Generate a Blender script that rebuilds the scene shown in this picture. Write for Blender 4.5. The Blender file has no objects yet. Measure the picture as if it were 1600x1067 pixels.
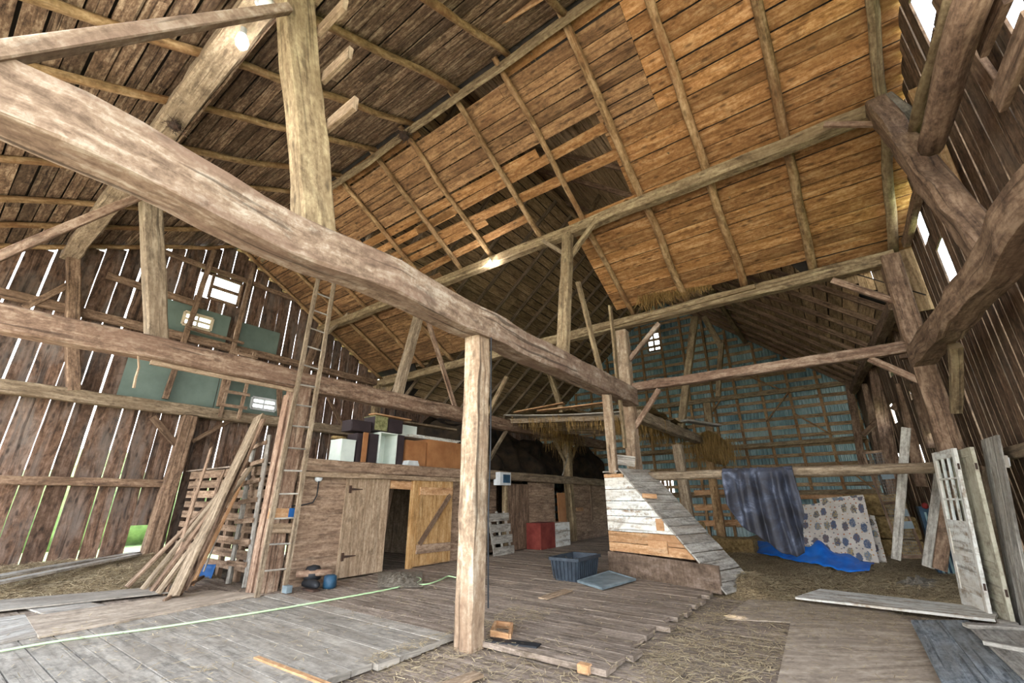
import bpy, math, random
from mathutils import Vector, Matrix, noise as mnoise
R = random.Random(7)
V = Vector
scene = bpy.context.scene
C = scene.collection

# ------------------------------------------------------------------ camera
FPX = 669.2
YAW, PITCH, ROLL = -.62918, .34977, -.00484
CAM = V((0, 0, 1.4))
cy, sy, cp, sp, cr, sr = math.cos(YAW), math.sin(YAW), math.cos(PITCH), math.sin(PITCH), math.cos(ROLL), math.sin(ROLL)
fw = V((sy*cp, cy*cp, sp)); rt0 = V((cy, -sy, 0)); up0 = rt0.cross(fw)
rt = rt0*cr + up0*sr; upv = up0*cr - rt0*sr
cam_d = bpy.data.cameras.new('camera'); cam = bpy.data.objects.new('camera', cam_d); C.objects.link(cam)
m3 = Matrix((rt, upv, -fw)).transposed()
cam.matrix_world = Matrix.Translation(CAM) @ m3.to_4x4()
cam_d.sensor_fit = 'HORIZONTAL'; cam_d.sensor_width = 36; cam_d.lens = FPX/1600*36
cam_d.clip_start = .05; cam_d.clip_end = 500
scene.camera = cam

# ------------------------------------------------------------------ sky, sun, exposure
w = bpy.data.worlds.new('sky'); scene.world = w; w.use_nodes = True
nt = w.node_tree; nt.nodes.clear()
bg = nt.nodes.new('ShaderNodeBackground'); wo = nt.nodes.new('ShaderNodeOutputWorld')
tcw = nt.nodes.new('ShaderNodeTexCoord'); sxw = nt.nodes.new('ShaderNodeSeparateXYZ'); crw = nt.nodes.new('ShaderNodeValToRGB')
nt.links.new(tcw.outputs['Generated'], sxw.inputs[0]); nt.links.new(sxw.outputs['Z'], crw.inputs[0])
crw.color_ramp.elements[0].position = 0; crw.color_ramp.elements[0].color = (1.0, 1.0, 1.0, 1)
crw.color_ramp.elements[1].position = .8; crw.color_ramp.elements[1].color = (.42, .52, .68, 1)
bg.inputs[1].default_value = 2.6
nt.links.new(crw.outputs[0], bg.inputs[0]); nt.links.new(bg.outputs[0], wo.inputs[0])
sun_d = bpy.data.lights.new('sun', 'SUN'); sun_d.energy = 5; sun_d.angle = .02; sun_d.color = (1, .94, .84)
sun = bpy.data.objects.new('sun', sun_d); C.objects.link(sun); sun.location = (-20, 0, 30)
sun.rotation_euler = V((.22, .27, -.93)).to_track_quat('-Z', 'Y').to_euler()
scene.view_settings.view_transform = 'Standard'; scene.view_settings.look = 'None'
scene.view_settings.gamma = 1; scene.view_settings.use_curve_mapping = False
scene.view_settings.exposure = 2.1
scene.cycles.diffuse_bounces = 6; scene.cycles.max_bounces = 8
scene.cycles.sample_clamp_indirect = 6
scene.cycles.use_denoising = True

# ------------------------------------------------------------------ places
def P(u, v, ax, val):
    """the point on the plane axis=val that lies in this direction from the camera"""
    d = rt*((u-800)/FPX) - upv*((v-533.5)/FPX) + fw
    return CAM + d*((val-CAM[ax])/d[ax])
X1, X2, X3, XR = -3.44, -7.88, -12.95, 1.55
YE, YR = 9.45, 4.1
def zF(y): return 8.40-.5234*(y-4.1)
def zN(y): return 8.40-.5185*(4.1-y)
def zM(y): return zF(y) if y > 4.1 else zN(y)
AX, AZ, AS = -5.5, 10.6, .83            # ridge of the added bay behind
def zA(x): return AZ-AS*abs(x-AX)

# ------------------------------------------------------------------ materials
def srgb(h):
    c = [int(h[i:i+2], 16)/255 for i in (0, 2, 4)]
    return tuple((x/12.92 if x <= .04045 else ((x+.055)/1.055)**2.4) for x in c)+(1,)
MATS = {}
class NT:
    def __init__(s, name):
        s.m = bpy.data.materials.new(name); s.m.use_nodes = True; s.t = s.m.node_tree; s.t.nodes.clear()
        s.out = s.n('ShaderNodeOutputMaterial'); s.b = s.n('ShaderNodeBsdfPrincipled')
        s.l(s.b.outputs[0], s.out.inputs[0])
    def n(s, k, **kw):
        x = s.t.nodes.new(k)
        for a, b in kw.items(): setattr(x, a, b)
        return x
    def l(s, a, b): s.t.links.new(a, b)
    def put(s, sock, val):
        if hasattr(val, 'links') or isinstance(val, bpy.types.NodeSocket): s.l(val, sock)
        else: sock.default_value = val
    def math(s, op, a, b=0.0, clamp=False):
        x = s.n('ShaderNodeMath', operation=op); x.use_clamp = clamp; s.put(x.inputs[0], a); s.put(x.inputs[1], b); return x.outputs[0]
    def mix(s, f, a, b, bt='MIX'):
        x = s.n('ShaderNodeMix', data_type='RGBA', blend_type=bt); s.put(x.inputs[0], f); s.put(x.inputs[6], a); s.put(x.inputs[7], b); return x.outputs[2]
    def ramp(s, f, stops, interp='LINEAR'):
        x = s.n('ShaderNodeValToRGB'); s.l(f, x.inputs[0]); r = x.color_ramp; r.interpolation = interp
        while len(r.elements) > 1: r.elements.remove(r.elements[-1])
        r.elements[0].position = stops[0][0]; r.elements[0].color = stops[0][1]
        for p, c in stops[1:]: e = r.elements.new(p); e.color = c
        return x.outputs[0]
    def noise(s, vec, scale, detail=4, rough=.55, dist=0):
        x = s.n('ShaderNodeTexNoise'); s.l(vec, x.inputs['Vector']); x.inputs['Scale'].default_value = scale
        x.inputs['Detail'].default_value = detail; x.inputs['Roughness'].default_value = rough; x.inputs['Distortion'].default_value = dist
        return x.outputs[0]
    def vmap(s, vec, sc):
        x = s.n('ShaderNodeMapping'); s.l(vec, x.inputs[0]); x.inputs['Scale'].default_value = sc; return x.outputs[0]
G = lambda v: (v, v, v, 1)
def wood(name, dark, mid, light, stain=None, var=.22, su=2.2, sv=22, knots=.5, crack=.5, rough=.85, bump=.7, stain_amt=.6, dist=.35):
    s = NT(name)
    uv = s.n('ShaderNodeUVMap').outputs[0]; at = s.n('ShaderNodeAttribute', attribute_name='rnd').outputs['Fac']
    oi = s.n('ShaderNodeObjectInfo').outputs['Random']
    wn = s.n('ShaderNodeTexWhiteNoise', noise_dimensions='2D'); cb = s.n('ShaderNodeCombineXYZ'); s.l(at, cb.inputs[0]); s.l(oi, cb.inputs[1]); s.l(cb.outputs[0], wn.inputs['Vector'])
    off = s.n('ShaderNodeVectorMath', operation='MULTIPLY'); s.l(wn.outputs['Color'], off.inputs[0]); off.inputs[1].default_value = (40, 40, 40)
    ad = s.n('ShaderNodeVectorMath', operation='ADD'); s.l(uv, ad.inputs[0]); s.l(off.outputs[0], ad.inputs[1]); q = ad.outputs[0]
    n1a = s.noise(s.vmap(q, (su, sv, 1)), 1, 8, .68, dist)
    n1 = s.math('ADD', s.math('MULTIPLY', n1a, .62), s.math('MULTIPLY', s.noise(s.vmap(q, (su*7, sv*1.6, 1)), 1, 6, .7, .3), .38))
    col = s.ramp(n1, [(.38, srgb(dark)), (.5, srgb(mid)), (.61, srgb(light))])
    n2 = s.noise(s.vmap(q, (.8, 3.2, 1)), 1, 4, .6, .4)
    st = srgb(stain or dark)
    col = s.mix(s.math('MULTIPLY', s.ramp(n2, [(.46, G(0)), (.66, G(1))]), stain_amt), col, st)
    if knots:
        vo = s.n('ShaderNodeTexVoronoi', voronoi_dimensions='2D'); s.l(s.vmap(q, (1.6, 4.5, 1)), vo.inputs['Vector']); vo.inputs['Scale'].default_value = 1
        k = s.ramp(vo.outputs['Distance'], [(.05, G(1)), (.13, G(0))])
        col = s.mix(s.math('MULTIPLY', k, knots), col, tuple(c*.35 for c in srgb(dark)[:3])+(1,))
    n3 = s.noise(s.vmap(q, (.55, sv*1.5, 1)), 1, 3, .5, .3)
    ck = s.ramp(n3, [(.33, G(1)), (.40, G(0))])
    n4 = s.noise(s.vmap(q, (2.2, 2.2*1.6, 1)), 1, 6, .7, .6)
    sp = s.ramp(n4, [(.56, G(0)), (.66, G(1))])
    col = s.mix(s.math('MULTIPLY', sp, .5), col, tuple(c*.6 for c in srgb(dark)[:3])+(1,))
    col = s.mix(s.math('MULTIPLY', ck, crack), col, tuple(c*.3 for c in srgb(dark)[:3])+(1,))
    br = s.math('ADD', s.math('MULTIPLY', wn.outputs['Value'], 2*var), 1-var)
    mul = s.n('ShaderNodeVectorMath', operation='SCALE'); s.l(col, mul.inputs[0]); s.l(br, mul.inputs['Scale'])
    s.l(mul.outputs[0], s.b.inputs['Base Color']); s.b.inputs['Roughness'].default_value = rough
    s.b.inputs['Specular IOR Level'].default_value = .25
    bp = s.n('ShaderNodeBump'); bp.inputs['Strength'].default_value = bump; bp.inputs['Distance'].default_value = .012
    s.l(s.math('SUBTRACT', n1, s.math('MULTIPLY', ck, .5)), bp.inputs['Height']); s.l(bp.outputs[0], s.b.inputs['Normal'])
    MATS[name] = s.m; return s.m
def plain(name, h, rough=.7, h2=None, scale=6, metal=0, bump=0, detail=4, coord='Object', attr=False):
    s = NT(name); tc = s.n('ShaderNodeTexCoord').outputs[coord]
    if h2:
        n = s.noise(tc, scale, detail, .6); col = s.ramp(n, [(.35, srgb(h)), (.65, srgb(h2))])
        if bump:
            bp = s.n('ShaderNodeBump'); bp.inputs['Strength'].default_value = bump; bp.inputs['Distance'].default_value = .02; s.l(n, bp.inputs['Height']); s.l(bp.outputs[0], s.b.inputs['Normal'])
        if attr:
            at = s.n('ShaderNodeAttribute', attribute_name='rnd').outputs['Fac']
            col = s.mix(.65, col, s.ramp(at, [(0, srgb(h)), (1, srgb(h2))]))
        s.l(col, s.b.inputs['Base Color'])
    else: s.b.inputs['Base Color'].default_value = srgb(h)
    s.b.inputs['Roughness'].default_value = rough; s.b.inputs['Metallic'].default_value = metal
    s.b.inputs['Specular IOR Level'].default_value = .3
    MATS[name] = s.m; return s.m

wood('hewn_light', '6b5949', '948069', 'b5a690', '80654f', var=.05, sv=10, knots=.3, crack=.7)
wood('hewn', '594436', '836a57', 'a8937e', '715747', var=.1, sv=12, knots=.4, crack=.6)
wood('hewn_pale', '5a493b', '846f5d', 'a89a89', '70594b', var=.06, sv=9, knots=.3, crack=.7, stain_amt=.75)
wood('hewn_yellow', '5e4d38', '877459', 'a89776', '6d5a40', var=.1, sv=12, knots=.6)
wood('hewn_gray', '5a4d3e', '85745f', 'a6967f', '645340', var=.12, sv=18, knots=.3)
wood('hewn_brown', '46362b', '765f4c', '98806a', '5c4837', var=.14, sv=14, knots=.3)
wood('pole', '61492f', '8f7350', 'b39671', '72492a', var=.18, sv=12, su=2.2, knots=.5, crack=.25)
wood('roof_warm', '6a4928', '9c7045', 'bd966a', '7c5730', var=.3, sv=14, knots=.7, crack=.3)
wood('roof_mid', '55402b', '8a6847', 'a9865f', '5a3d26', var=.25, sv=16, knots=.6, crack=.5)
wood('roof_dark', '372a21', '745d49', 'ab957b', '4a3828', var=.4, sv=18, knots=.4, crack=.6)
wood('roof_far', '6a563f', 'a08664', 'c0a682', '6d5842', var=.25, sv=18, knots=.3, crack=.4)
wood('wall_wood', '2e231c', '614a3a', '80695a', '6d6660', var=.3, sv=7, su=1.1, knots=.6, crack=.6, dist=1.6)
wood('wall_wood_r', '2e231b', '5d4837', '7d6753', '4b4138', var=.22, sv=10, knots=.5, crack=.6, dist=.8)
wood('deck', '69635a', '8f887d', 'a8a093', '7a7063', var=.12, sv=12, knots=.15, crack=.2, bump=.3)
wood('deck_brown', '52473a', '85776a', 'a59686', '66584a', var=.15, sv=14, knots=.2, crack=.3, bump=.4)
wood('ply', '7d7061', 'a39482', 'bfb09d', '8b7d6e', var=.08, sv=8, su=2, knots=0, crack=.1, bump=.15)
wood('gran_board', '5e4a3a', '8c745f', 'ac957e', '735e4d', var=.14, sv=14, knots=.35, crack=.4)
wood('gran_door', '6d5a45', '98826a', 'b8a389', '7f6a54', var=.12, sv=16, knots=.15, crack=.4)
wood('door_orange', '84633c', 'b08b5c', 'c8a87c', '99703f', var=.08, sv=14, knots=.1, crack=.2)
wood('new_board', '866343', 'ae865f', 'c7a682', '9c7350', var=.12, sv=12, knots=.4, crack=.2)
wood('gray_board', '6a655d', '98938a', 'b8b3a8', '7a6c5c', var=.12, sv=16, knots=.3, crack=.5)
wood('blue_gray', '4c5257', '848b8f', 'a3a9ab', '6b6558', var=.12, sv=16, knots=.2, crack=.5)
wood('white_paint', '84705a', 'cfd0c9', 'dedfda', 'b3a48e', var=.05, sv=9, knots=.1, crack=.5, stain_amt=.5)
wood('cream_paint', '7a705f', 'aaa591', 'bdb9a6', '8d8470', var=.04, sv=9, knots=.1, crack=.4)
wood('red_paint', '4a2018', '7d2d25', '9a8f8f', '6a2a22', var=.05, sv=5, su=4, knots=0, crack=.2)
wood('dark_board', '3a2e24', '5d4d3f', '77675a', '4a3c30', var=.1, sv=6, su=3, knots=0, crack=.1)
plain('shingle', '2a2622', .9, '3a342e')
plain('hay', '5c4528', .95, '9a8358', scale=9, bump=.9, detail=8)
plain('hay_bale', '6a5534', .95, 'a58c5e', scale=14, bump=.9, detail=8)
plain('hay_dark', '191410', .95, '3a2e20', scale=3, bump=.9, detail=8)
plain('straw', '6b5a40', .85, 'cdbb96', scale=3, attr=True)
plain('straw_gold', '5e4722', .85, 'a58550', scale=3, attr=True)
plain('green_panel', '5d6b62', .75, '6b7a70', scale=2)
plain('iron', '2c241f', .7, '493428', scale=12)
plain('black', '17181a', .6, '25272a', scale=5)
plain('tote', '242b33', .55, '39424b', scale=8)
plain('tote_lid', '5c686d', .55, '79868a', scale=5)
plain('tarp_blue', '1060c8', .5, '2a86ee', scale=3)
plain('cord', 'b9dca6', .5)
plain('white_metal', 'cfd3d3', .45, 'b7bbbb', scale=6)
plain('cab_dark', '2c2426', .5, '3a3032', scale=3)
plain('cab_white', 'c3cec5', .6, 'd8dfd6', scale=3)
plain('cab_wood', '8a5c38', .6, 'a6744a', scale=2.5)
plain('blue_plastic', '1d4f86', .45)
plain('blue_dark', '1c3346', .5, '2b5068', scale=5)
plain('moss', '5b5a38', .95, '8f8d63', scale=14, bump=.5)
plain('gravel', '5d564a', .95, '8b8375', scale=20, bump=.8, detail=8)
plain('plaster', 'c9b79a', .8, 'd8c8ad', scale=5)
plain('bounce_yard', 'a39a8b', .95, 'c2b9aa', scale=1.5, detail=8)
plain('grass', '5c6f3c', .95, '7f9160', scale=1.5, detail=8)
plain('leafage', '44592f', .9, '7a9158', scale=1.2, detail=10, bump=.6)
plain('mesh_wire', '6a6d6c', .5, metal=.5)
plain('red_flat', '5e201a', .8, '7d3a30', scale=2.5)
plain('red_rag', '7a2622', .8)
def glass(name):
    s = NT(name); s.b.inputs['Base Color'].default_value = (.9, .95, .95, 1); s.b.inputs['Roughness'].default_value = .05
    s.b.inputs['Transmission Weight'].default_value = 1.0; s.b.inputs['IOR'].default_value = 1.02
    MATS[name] = s.m
glass('pane')
def bulb_glass():
    s = NT('bulb_glass'); s.b.inputs['Base Color'].default_value = (.75, .8, .76, 1); s.b.inputs['Roughness'].default_value = .15
    s.b.inputs['Transmission Weight'].default_value = .15; s.b.inputs['IOR'].default_value = 1.3; MATS['bulb_glass'] = s.m
bulb_glass()
def tin():
    s = NT('tin'); tc = s.n('ShaderNodeTexCoord').outputs['Object']
    a = s.noise(tc, .7, 5, .6); b = s.noise(s.vmap(tc, (9, 1, .6)), 1, 4, .6)
    col = s.ramp(a, [(.35, srgb('5f7d82')), (.5, srgb('8aa9ab')), (.68, srgb('b9ccc9'))])
    col = s.mix(s.math('MULTIPLY', s.ramp(b, [(.5, G(0)), (.7, G(1))]), .5), col, srgb('c4d4d0'))
    s.l(col, s.b.inputs['Base Color']); s.b.inputs['Roughness'].default_value = .5; s.b.inputs['Metallic'].default_value = .2
    MATS['tin'] = s.m
tin()
def fabric_blanket():
    s = NT('blanket'); tc = s.n('ShaderNodeTexCoord').outputs['Object']
    a = s.noise(tc, 2.6, 6, .65, .5)
    col = s.ramp(a, [(.36, srgb('1c1c20')), (.48, srgb('2a2b34')), (.57, srgb('363b49')), (.70, srgb('6a7284'))])
    s.l(col, s.b.inputs['Base Color']); s.b.inputs['Roughness'].default_value = .7; 
    MATS['blanket'] = s.m
fabric_blanket()
def fabric_pattern():
    s = NT('patterned'); uv = s.n('ShaderNodeUVMap').outputs[0]
    def layer(sc, seed, thr, cols, base):
        mp = s.n('ShaderNodeMapping'); s.l(uv, mp.inputs[0]); mp.inputs['Scale'].default_value = sc; mp.inputs['Location'].default_value = (seed, seed*.7, 0)
        vo = s.n('ShaderNodeTexVoronoi', voronoi_dimensions='2D'); s.l(mp.outputs[0], vo.inputs['Vector']); vo.inputs['Randomness'].default_value = .6; vo.inputs['Scale'].default_value = 1
        nz = s.noise(uv, 22, 4, .7)
        d = s.math('ADD', vo.outputs['Distance'], s.math('MULTIPLY', s.math('SUBTRACT', nz, .5), .5))
        k = s.ramp(d, [(thr-.02, G(1)), (thr+.02, G(0))])
        sep = s.n('ShaderNodeSeparateColor'); s.l(vo.outputs['Color'], sep.inputs[0])
        dd = s.math('FRACT', s.math('ADD', sep.outputs[0], s.math('MULTIPLY', s.noise(uv, 30, 3, .7), 1.6)))
        c = s.ramp(dd, cols, 'CONSTANT')
        return s.mix(k, base, c)
    b = s.mix(s.ramp(s.noise(uv, 4), [(.4, G(0)), (.7, G(1))]), srgb('cfc8bd'), srgb('b3aa9e'))
    b = layer((9, 11, 1), 3, .13, [(0, srgb('a05a3c')), (.4, srgb('b98a4a')), (.7, srgb('5b6a7a'))], b)
    b = layer((5, 3.6, 1), 0, .30, [(0, srgb('4c5b74')), (.3, srgb('6c5c58')), (.5, srgb('36506e')), (.62, srgb('b59a5c')), (.75, srgb('5c7890')), (.9, srgb('8f8a88'))], b)
    s.l(b, s.b.inputs['Base Color']); s.b.inputs['Roughness'].default_value = .8; MATS['patterned'] = s.m
fabric_pattern()
def hayfloor():
    s = NT('hay_floor'); tc = s.n('ShaderNodeTexCoord').outputs['Object']
    a = s.noise(tc, 1.3, 5, .6); b = s.noise(tc, 26, 6, .8)
    col = s.ramp(b, [(.40, srgb('4a3c28')), (.5, srgb('877352')), (.60, srgb('bda983'))])
    col = s.mix(s.math('MULTIPLY', s.ramp(a, [(.45, G(0)), (.65, G(1))]), .45), col, srgb('6a5c49'))
    s.l(col, s.b.inputs['Base Color']); s.b.inputs['Roughness'].default_value = .95
    bp = s.n('ShaderNodeBump'); bp.inputs['Strength'].default_value = .8; bp.inputs['Distance'].default_value = .03; s.l(b, bp.inputs['Height']); s.l(bp.outputs[0], s.b.inputs['Normal'])
    MATS['hay_floor'] = s.m
hayfloor()

# ------------------------------------------------------------------ mesh builder
def nz(x, y=0., z=0.): return mnoise.noise(V((x, y, z)))
class MB:
    def __init__(s, M=None): s.v = []; s.f = []; s.uv = []; s.rn = []; s.M = M
    def add(s, pts, faces, uvs, rnd):
        b = len(s.v); s.v += [s.M @ p if s.M else p for p in pts]
        for f, u in zip(faces, uvs):
            s.f.append([b+i for i in f]); s.uv.append(u); s.rn.append(rnd)
    def rings(s, rings, rnd=None, caps=True, closed=True):
        rnd = R.random() if rnd is None else rnd
        n = len(rings[0]); pts = [p for r in rings for p in r]; F = []; U = []
        us = [0]
        for a, b in zip(rings, rings[1:]): us.append(us[-1]+((sum(b, V())-sum(a, V()))/n).length)
        per = [0]
        for i in range(n): per.append(per[-1]+(rings[0][(i+1) % n]-rings[0][i]).length)
        for k in range(len(rings)-1):
            for i in range(n if closed else n-1):
                j = (i+1) % n
                F.append([k*n+i, k*n+j, (k+1)*n+j, (k+1)*n+i]); U.append([(us[k], per[i]), (us[k], per[i+1]), (us[k+1], per[i+1]), (us[k+1], per[i])])
        if caps and closed:
            F.append(list(range(n))[::-1]); U.append([(0, per[i]*.3) for i in range(n)][::-1])
            F.append([(len(rings)-1)*n+i for i in range(n)]); U.append([(us[-1]+.02, per[i]*.3) for i in range(n)])
        s.add(pts, F, U, rnd)
    def stick(s, p0, p1, w, h, up=None, seg=1, cham=0., wob=0., hew=0., taper=1., n=0, rnd=None, edge=0., bow=0.):
        """timber from p0 to p1; w across, h along up; n>0 gives a round section"""
        p0, p1 = V(p0), V(p1); d = p1-p0; L = d.length; d = d/L
        if up is None: up = V((0, 0, 1)) if abs(d.z) < .9 else V((0, 1, 0))
        side = d.cross(V(up)).normalized(); u2 = side.cross(d).normalized(); o = R.random()*100
        if n: sec = [(math.cos(a)*w/2, math.sin(a)*h/2) for a in [2*math.pi*i/n for i in range(n)]]
        elif cham > 0:
            a, b, c = w/2, h/2, cham
            sec = [(-a+c, -b), (a-c, -b), (a, -b+c), (a, b-c), (a-c, b), (-a+c, b), (-a, b-c), (-a, -b+c)]
        else: a, b = w/2, h/2; sec = [(-a, -b), (a, -b), (a, b), (-a, b)]
        rs = []
        for k in range(seg+1):
            t = k/seg; sc = 1+(taper-1)*t; c = p0+d*L*t
            if wob: c = c+side*nz(o+t*L*.8)*wob+u2*nz(o+9+t*L*.8)*wob
            if bow: c = c+u2*bow*math.sin(math.pi*t)
            ew = 1+edge*nz(o+30+t*L*2.2); r = []
            for i, (x, y) in enumerate(sec):
                j = hew*nz(o+i*3.7, t*L*2.6) if hew else 0
                j2 = hew*nz(o+50+i*3.1, t*L*2.6) if hew else 0
                r.append(c+side*(x*sc*ew+j)+u2*(y*sc+j2))
            rs.append(r)
        s.rings(rs, rnd); return s
    def box(s, c, d, rnd=None, up=None):
        c = V(c); return s.stick(c-V((d[0]/2, 0, 0)), c+V((d[0]/2, 0, 0)), d[1], d[2], rnd=rnd)
    def tube(s, pts, r, n=6, rnd=None, taper=None):
        rs = []; pts = [V(p) for p in pts]
        for i, p in enumerate(pts):
            d = (pts[min(i+1, len(pts)-1)]-pts[max(i-1, 0)]).normalized()
            a = V((0, 0, 1)) if abs(d.z) < .9 else V((1, 0, 0)); x = d.cross(a).normalized(); y = x.cross(d)
            rr = r if taper is None else r*(1+(taper-1)*i/(len(pts)-1))
            rs.append([p+x*math.cos(2*math.pi*k/n)*rr+y*math.sin(2*math.pi*k/n)*rr for k in range(n)])
        s.rings(rs, rnd); return s
    def lathe(s, c, prof, n=16, axis=None, rnd=None):
        c = V(c); ax = (V(axis) if axis else V((0, 0, 1))).normalized(); a = V((1, 0, 0)) if abs(ax.x) < .9 else V((0, 1, 0)); x = ax.cross(a).normalized(); y = ax.cross(x)
        s.rings([[c+ax*z+x*math.cos(2*math.pi*k/n)*r+y*math.sin(2*math.pi*k/n)*r for k in range(n)] for r, z in prof], rnd); return s
    def grid(s, fn, nu, nv, rnd=None, ulen=1, vlen=1):
        rnd = R.random() if rnd is None else rnd
        pts = [V(fn(i/nu, j/nv)) for j in range(nv+1) for i in range(nu+1)]; F = []; U = []
        for j in range(nv):
            for i in range(nu):
                a = j*(nu+1)+i; F.append([a, a+1, a+nu+2, a+nu+1]); U.append([(x/nu*ulen, y/nv*vlen) for x, y in ((i, j), (i+1, j), (i+1, j+1), (i, j+1))])
        s.add(pts, F, U, rnd); return s
    def straw(s, p, L, wd, tilt=.35, dirn=None):
        a = R.random()*2*math.pi; d = V((math.cos(a), math.sin(a), R.uniform(-tilt, tilt))) if dirn is None else V(dirn)
        d = d.normalized()*L*R.uniform(.5, 1.2); sd = d.cross(V((R.uniform(-.3, .3), R.uniform(-.3, .3), 1)))
        sd = sd.normalized()*wd; q = V(p)
        s.add([q-sd, q+sd, q+d+sd*.6, q+d-sd*.6], [[0, 1, 2, 3]], [[(0, 0), (0, .01), (L, .01), (L, 0)]], R.random())
    def build(s, name, mat, parent=None, smooth=False, solid=0., base=None):
        lo = V([min(p[i] for p in s.v) for i in range(3)]); hi = V([max(p[i] for p in s.v) for i in range(3)])
        o0 = V(base) if base is not None else V(((lo.x+hi.x)/2, (lo.y+hi.y)/2, lo.z))
        me = bpy.data.meshes.new(name); me.from_pydata([tuple(p-o0) for p in s.v], [], s.f); me.update()
        ul = me.uv_layers.new(name='UVMap'); fl = [c for u in s.uv for q in u for c in q]; ul.data.foreach_set('uv', fl)
        at = me.attributes.new('rnd', 'FLOAT', 'FACE'); at.data.foreach_set('value', s.rn)
        me.materials.append(MATS[mat] if isinstance(mat, str) else mat)
        if smooth: me.polygons.foreach_set('use_smooth', [True]*len(s.f))
        ob = bpy.data.objects.new(name, me); C.objects.link(ob)
        if parent:
            ob.parent = parent; q = parent; off = V()
            while q: off = off+q.location; q = q.parent
            ob.location = o0-off
        else: ob.location = o0
        if solid:
            m = ob.modifiers.new('thick', 'SOLIDIFY'); m.thickness = solid; m.offset = 0
        return ob
def tag(o, label, cat, group=None, kind=None):
    o['label'] = label; o['category'] = cat
    if group: o['group'] = group
    if kind: o['kind'] = kind
    return o
def struct(o, label=None):
    o['kind'] = 'structure'
    if label: o['label'] = label
    return o
def thing(name, loc, label, cat, group=None):
    o = bpy.data.objects.new(name, None); C.objects.link(o); o.location = loc; o.empty_display_size = .1
    return tag(o, label, cat, group)
def timber(name, label, cat, p0, p1, w, h, mat='hewn', group=None, **kw):
    kw.setdefault('seg', max(2, int((V(p1)-V(p0)).length/.35))); kw.setdefault('cham', .0 if kw.get('n') else min(w, h)*.1)
    kw.setdefault('hew', min(w, h)*.09); kw.setdefault('wob', .02)
    return tag(MB().stick(p0, p1, w, h, **kw).build(name, mat, smooth=bool(kw.get('n'))), label, cat, group)
def toz(a, b, z=-.05): return b+(a-b)*((z-b.z)/(a.z-b.z))
ORD = 'first second third fourth fifth sixth seventh eighth ninth tenth eleventh twelfth thirteenth fourteenth fifteenth sixteenth'.split()

# ------------------------------------------------------------------ ground outside
g = MB(); g.grid(lambda a, b: (-70+140*a, -60+140*b, -.75), 2, 2); struct(g.build('ground', 'grass'))
g = MB(); g.grid(lambda a, b: (-17+50*a, -30+28.2*b, -.70), 2, 2); struct(g.build('ground', 'bounce_yard'))  # unseen pale ground, added to bounce neutral daylight into the barn
g = MB()
for k in range(60):
    c = V((-34+R.uniform(-3, 3), -30+k*1.3, -.9)); r = R.uniform(2, 3.6); hh = R.uniform(3, 5.2)
    g.lathe(c, [(r*.7, 0), (r, hh*.3), (r*.9, hh*.6), (r*.5, hh*.9), (.05, hh)], 9)
for i, p in enumerate(g.v): g.v[i] = p+V((nz(p.x, p.y*2, p.z*2), nz(p.y*2, p.z*2, 3), nz(p.z*2, p.x, 9)))*1.0
tag(g.build('hedge', 'leafage', smooth=True), 'green hedge showing bright through the gaps of the left board wall', 'hedge', kind='stuff')

# ------------------------------------------------------------------ floor
def deck(name, x0, x1, y0, y1, z, bw, mat, th=.05, gap=.016, joints=3.2, jag=0.0, along='x'):
    m = MB(); a, b, l0, l1 = (y0, y1, x0, x1) if along == 'x' else (x0, x1, y0, y1); t = a
    while t < b-.04:
        wdt = min(R.uniform(bw*.85, bw*1.15), b-t); s0 = l0+R.uniform(-jag, jag)
        while s0 < l1-.05:
            e = min(s0+R.uniform(joints*.6, joints*1.5), l1)
            if l1-e < .5: e = l1+R.uniform(-jag, jag)
            dz = R.uniform(-.003, .003); c = t+wdt/2
            q0, q1 = ((s0+.003, c, z-th/2+dz), (e-.003, c, z-th/2+dz)) if along == 'x' else ((c, s0+.003, z-th/2+dz), (c, e-.003, z-th/2+dz))
            m.stick(q0, q1, wdt-gap, th, seg=1); s0 = e
            if s0 >= l1-.3: break
        t += wdt
    return struct(m.build(name, mat))
deck('floor', -13.2, 2.0, -2.0, 20.1, -.07, .27, 'deck_brown')
deck('floor', -7.55, -3.72, -1.6, 4.05, 0, .25, 'deck', joints=4.5, jag=.04)
deck('floor', -7.86, -1.98, 4.05, 9.3, 0, .26, 'deck_brown', joints=3.8, jag=.1)
deck('floor', -7.86, -4.2, 9.3, 16.5, 0, .26, 'deck_brown', joints=3.8, jag=.1)
g = MB(); g.grid(lambda a, b: (-13.2+15.2*a, -2+22.1*b, -.135), 1, 1); struct(g.build('floor', 'dark_board'))

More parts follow.
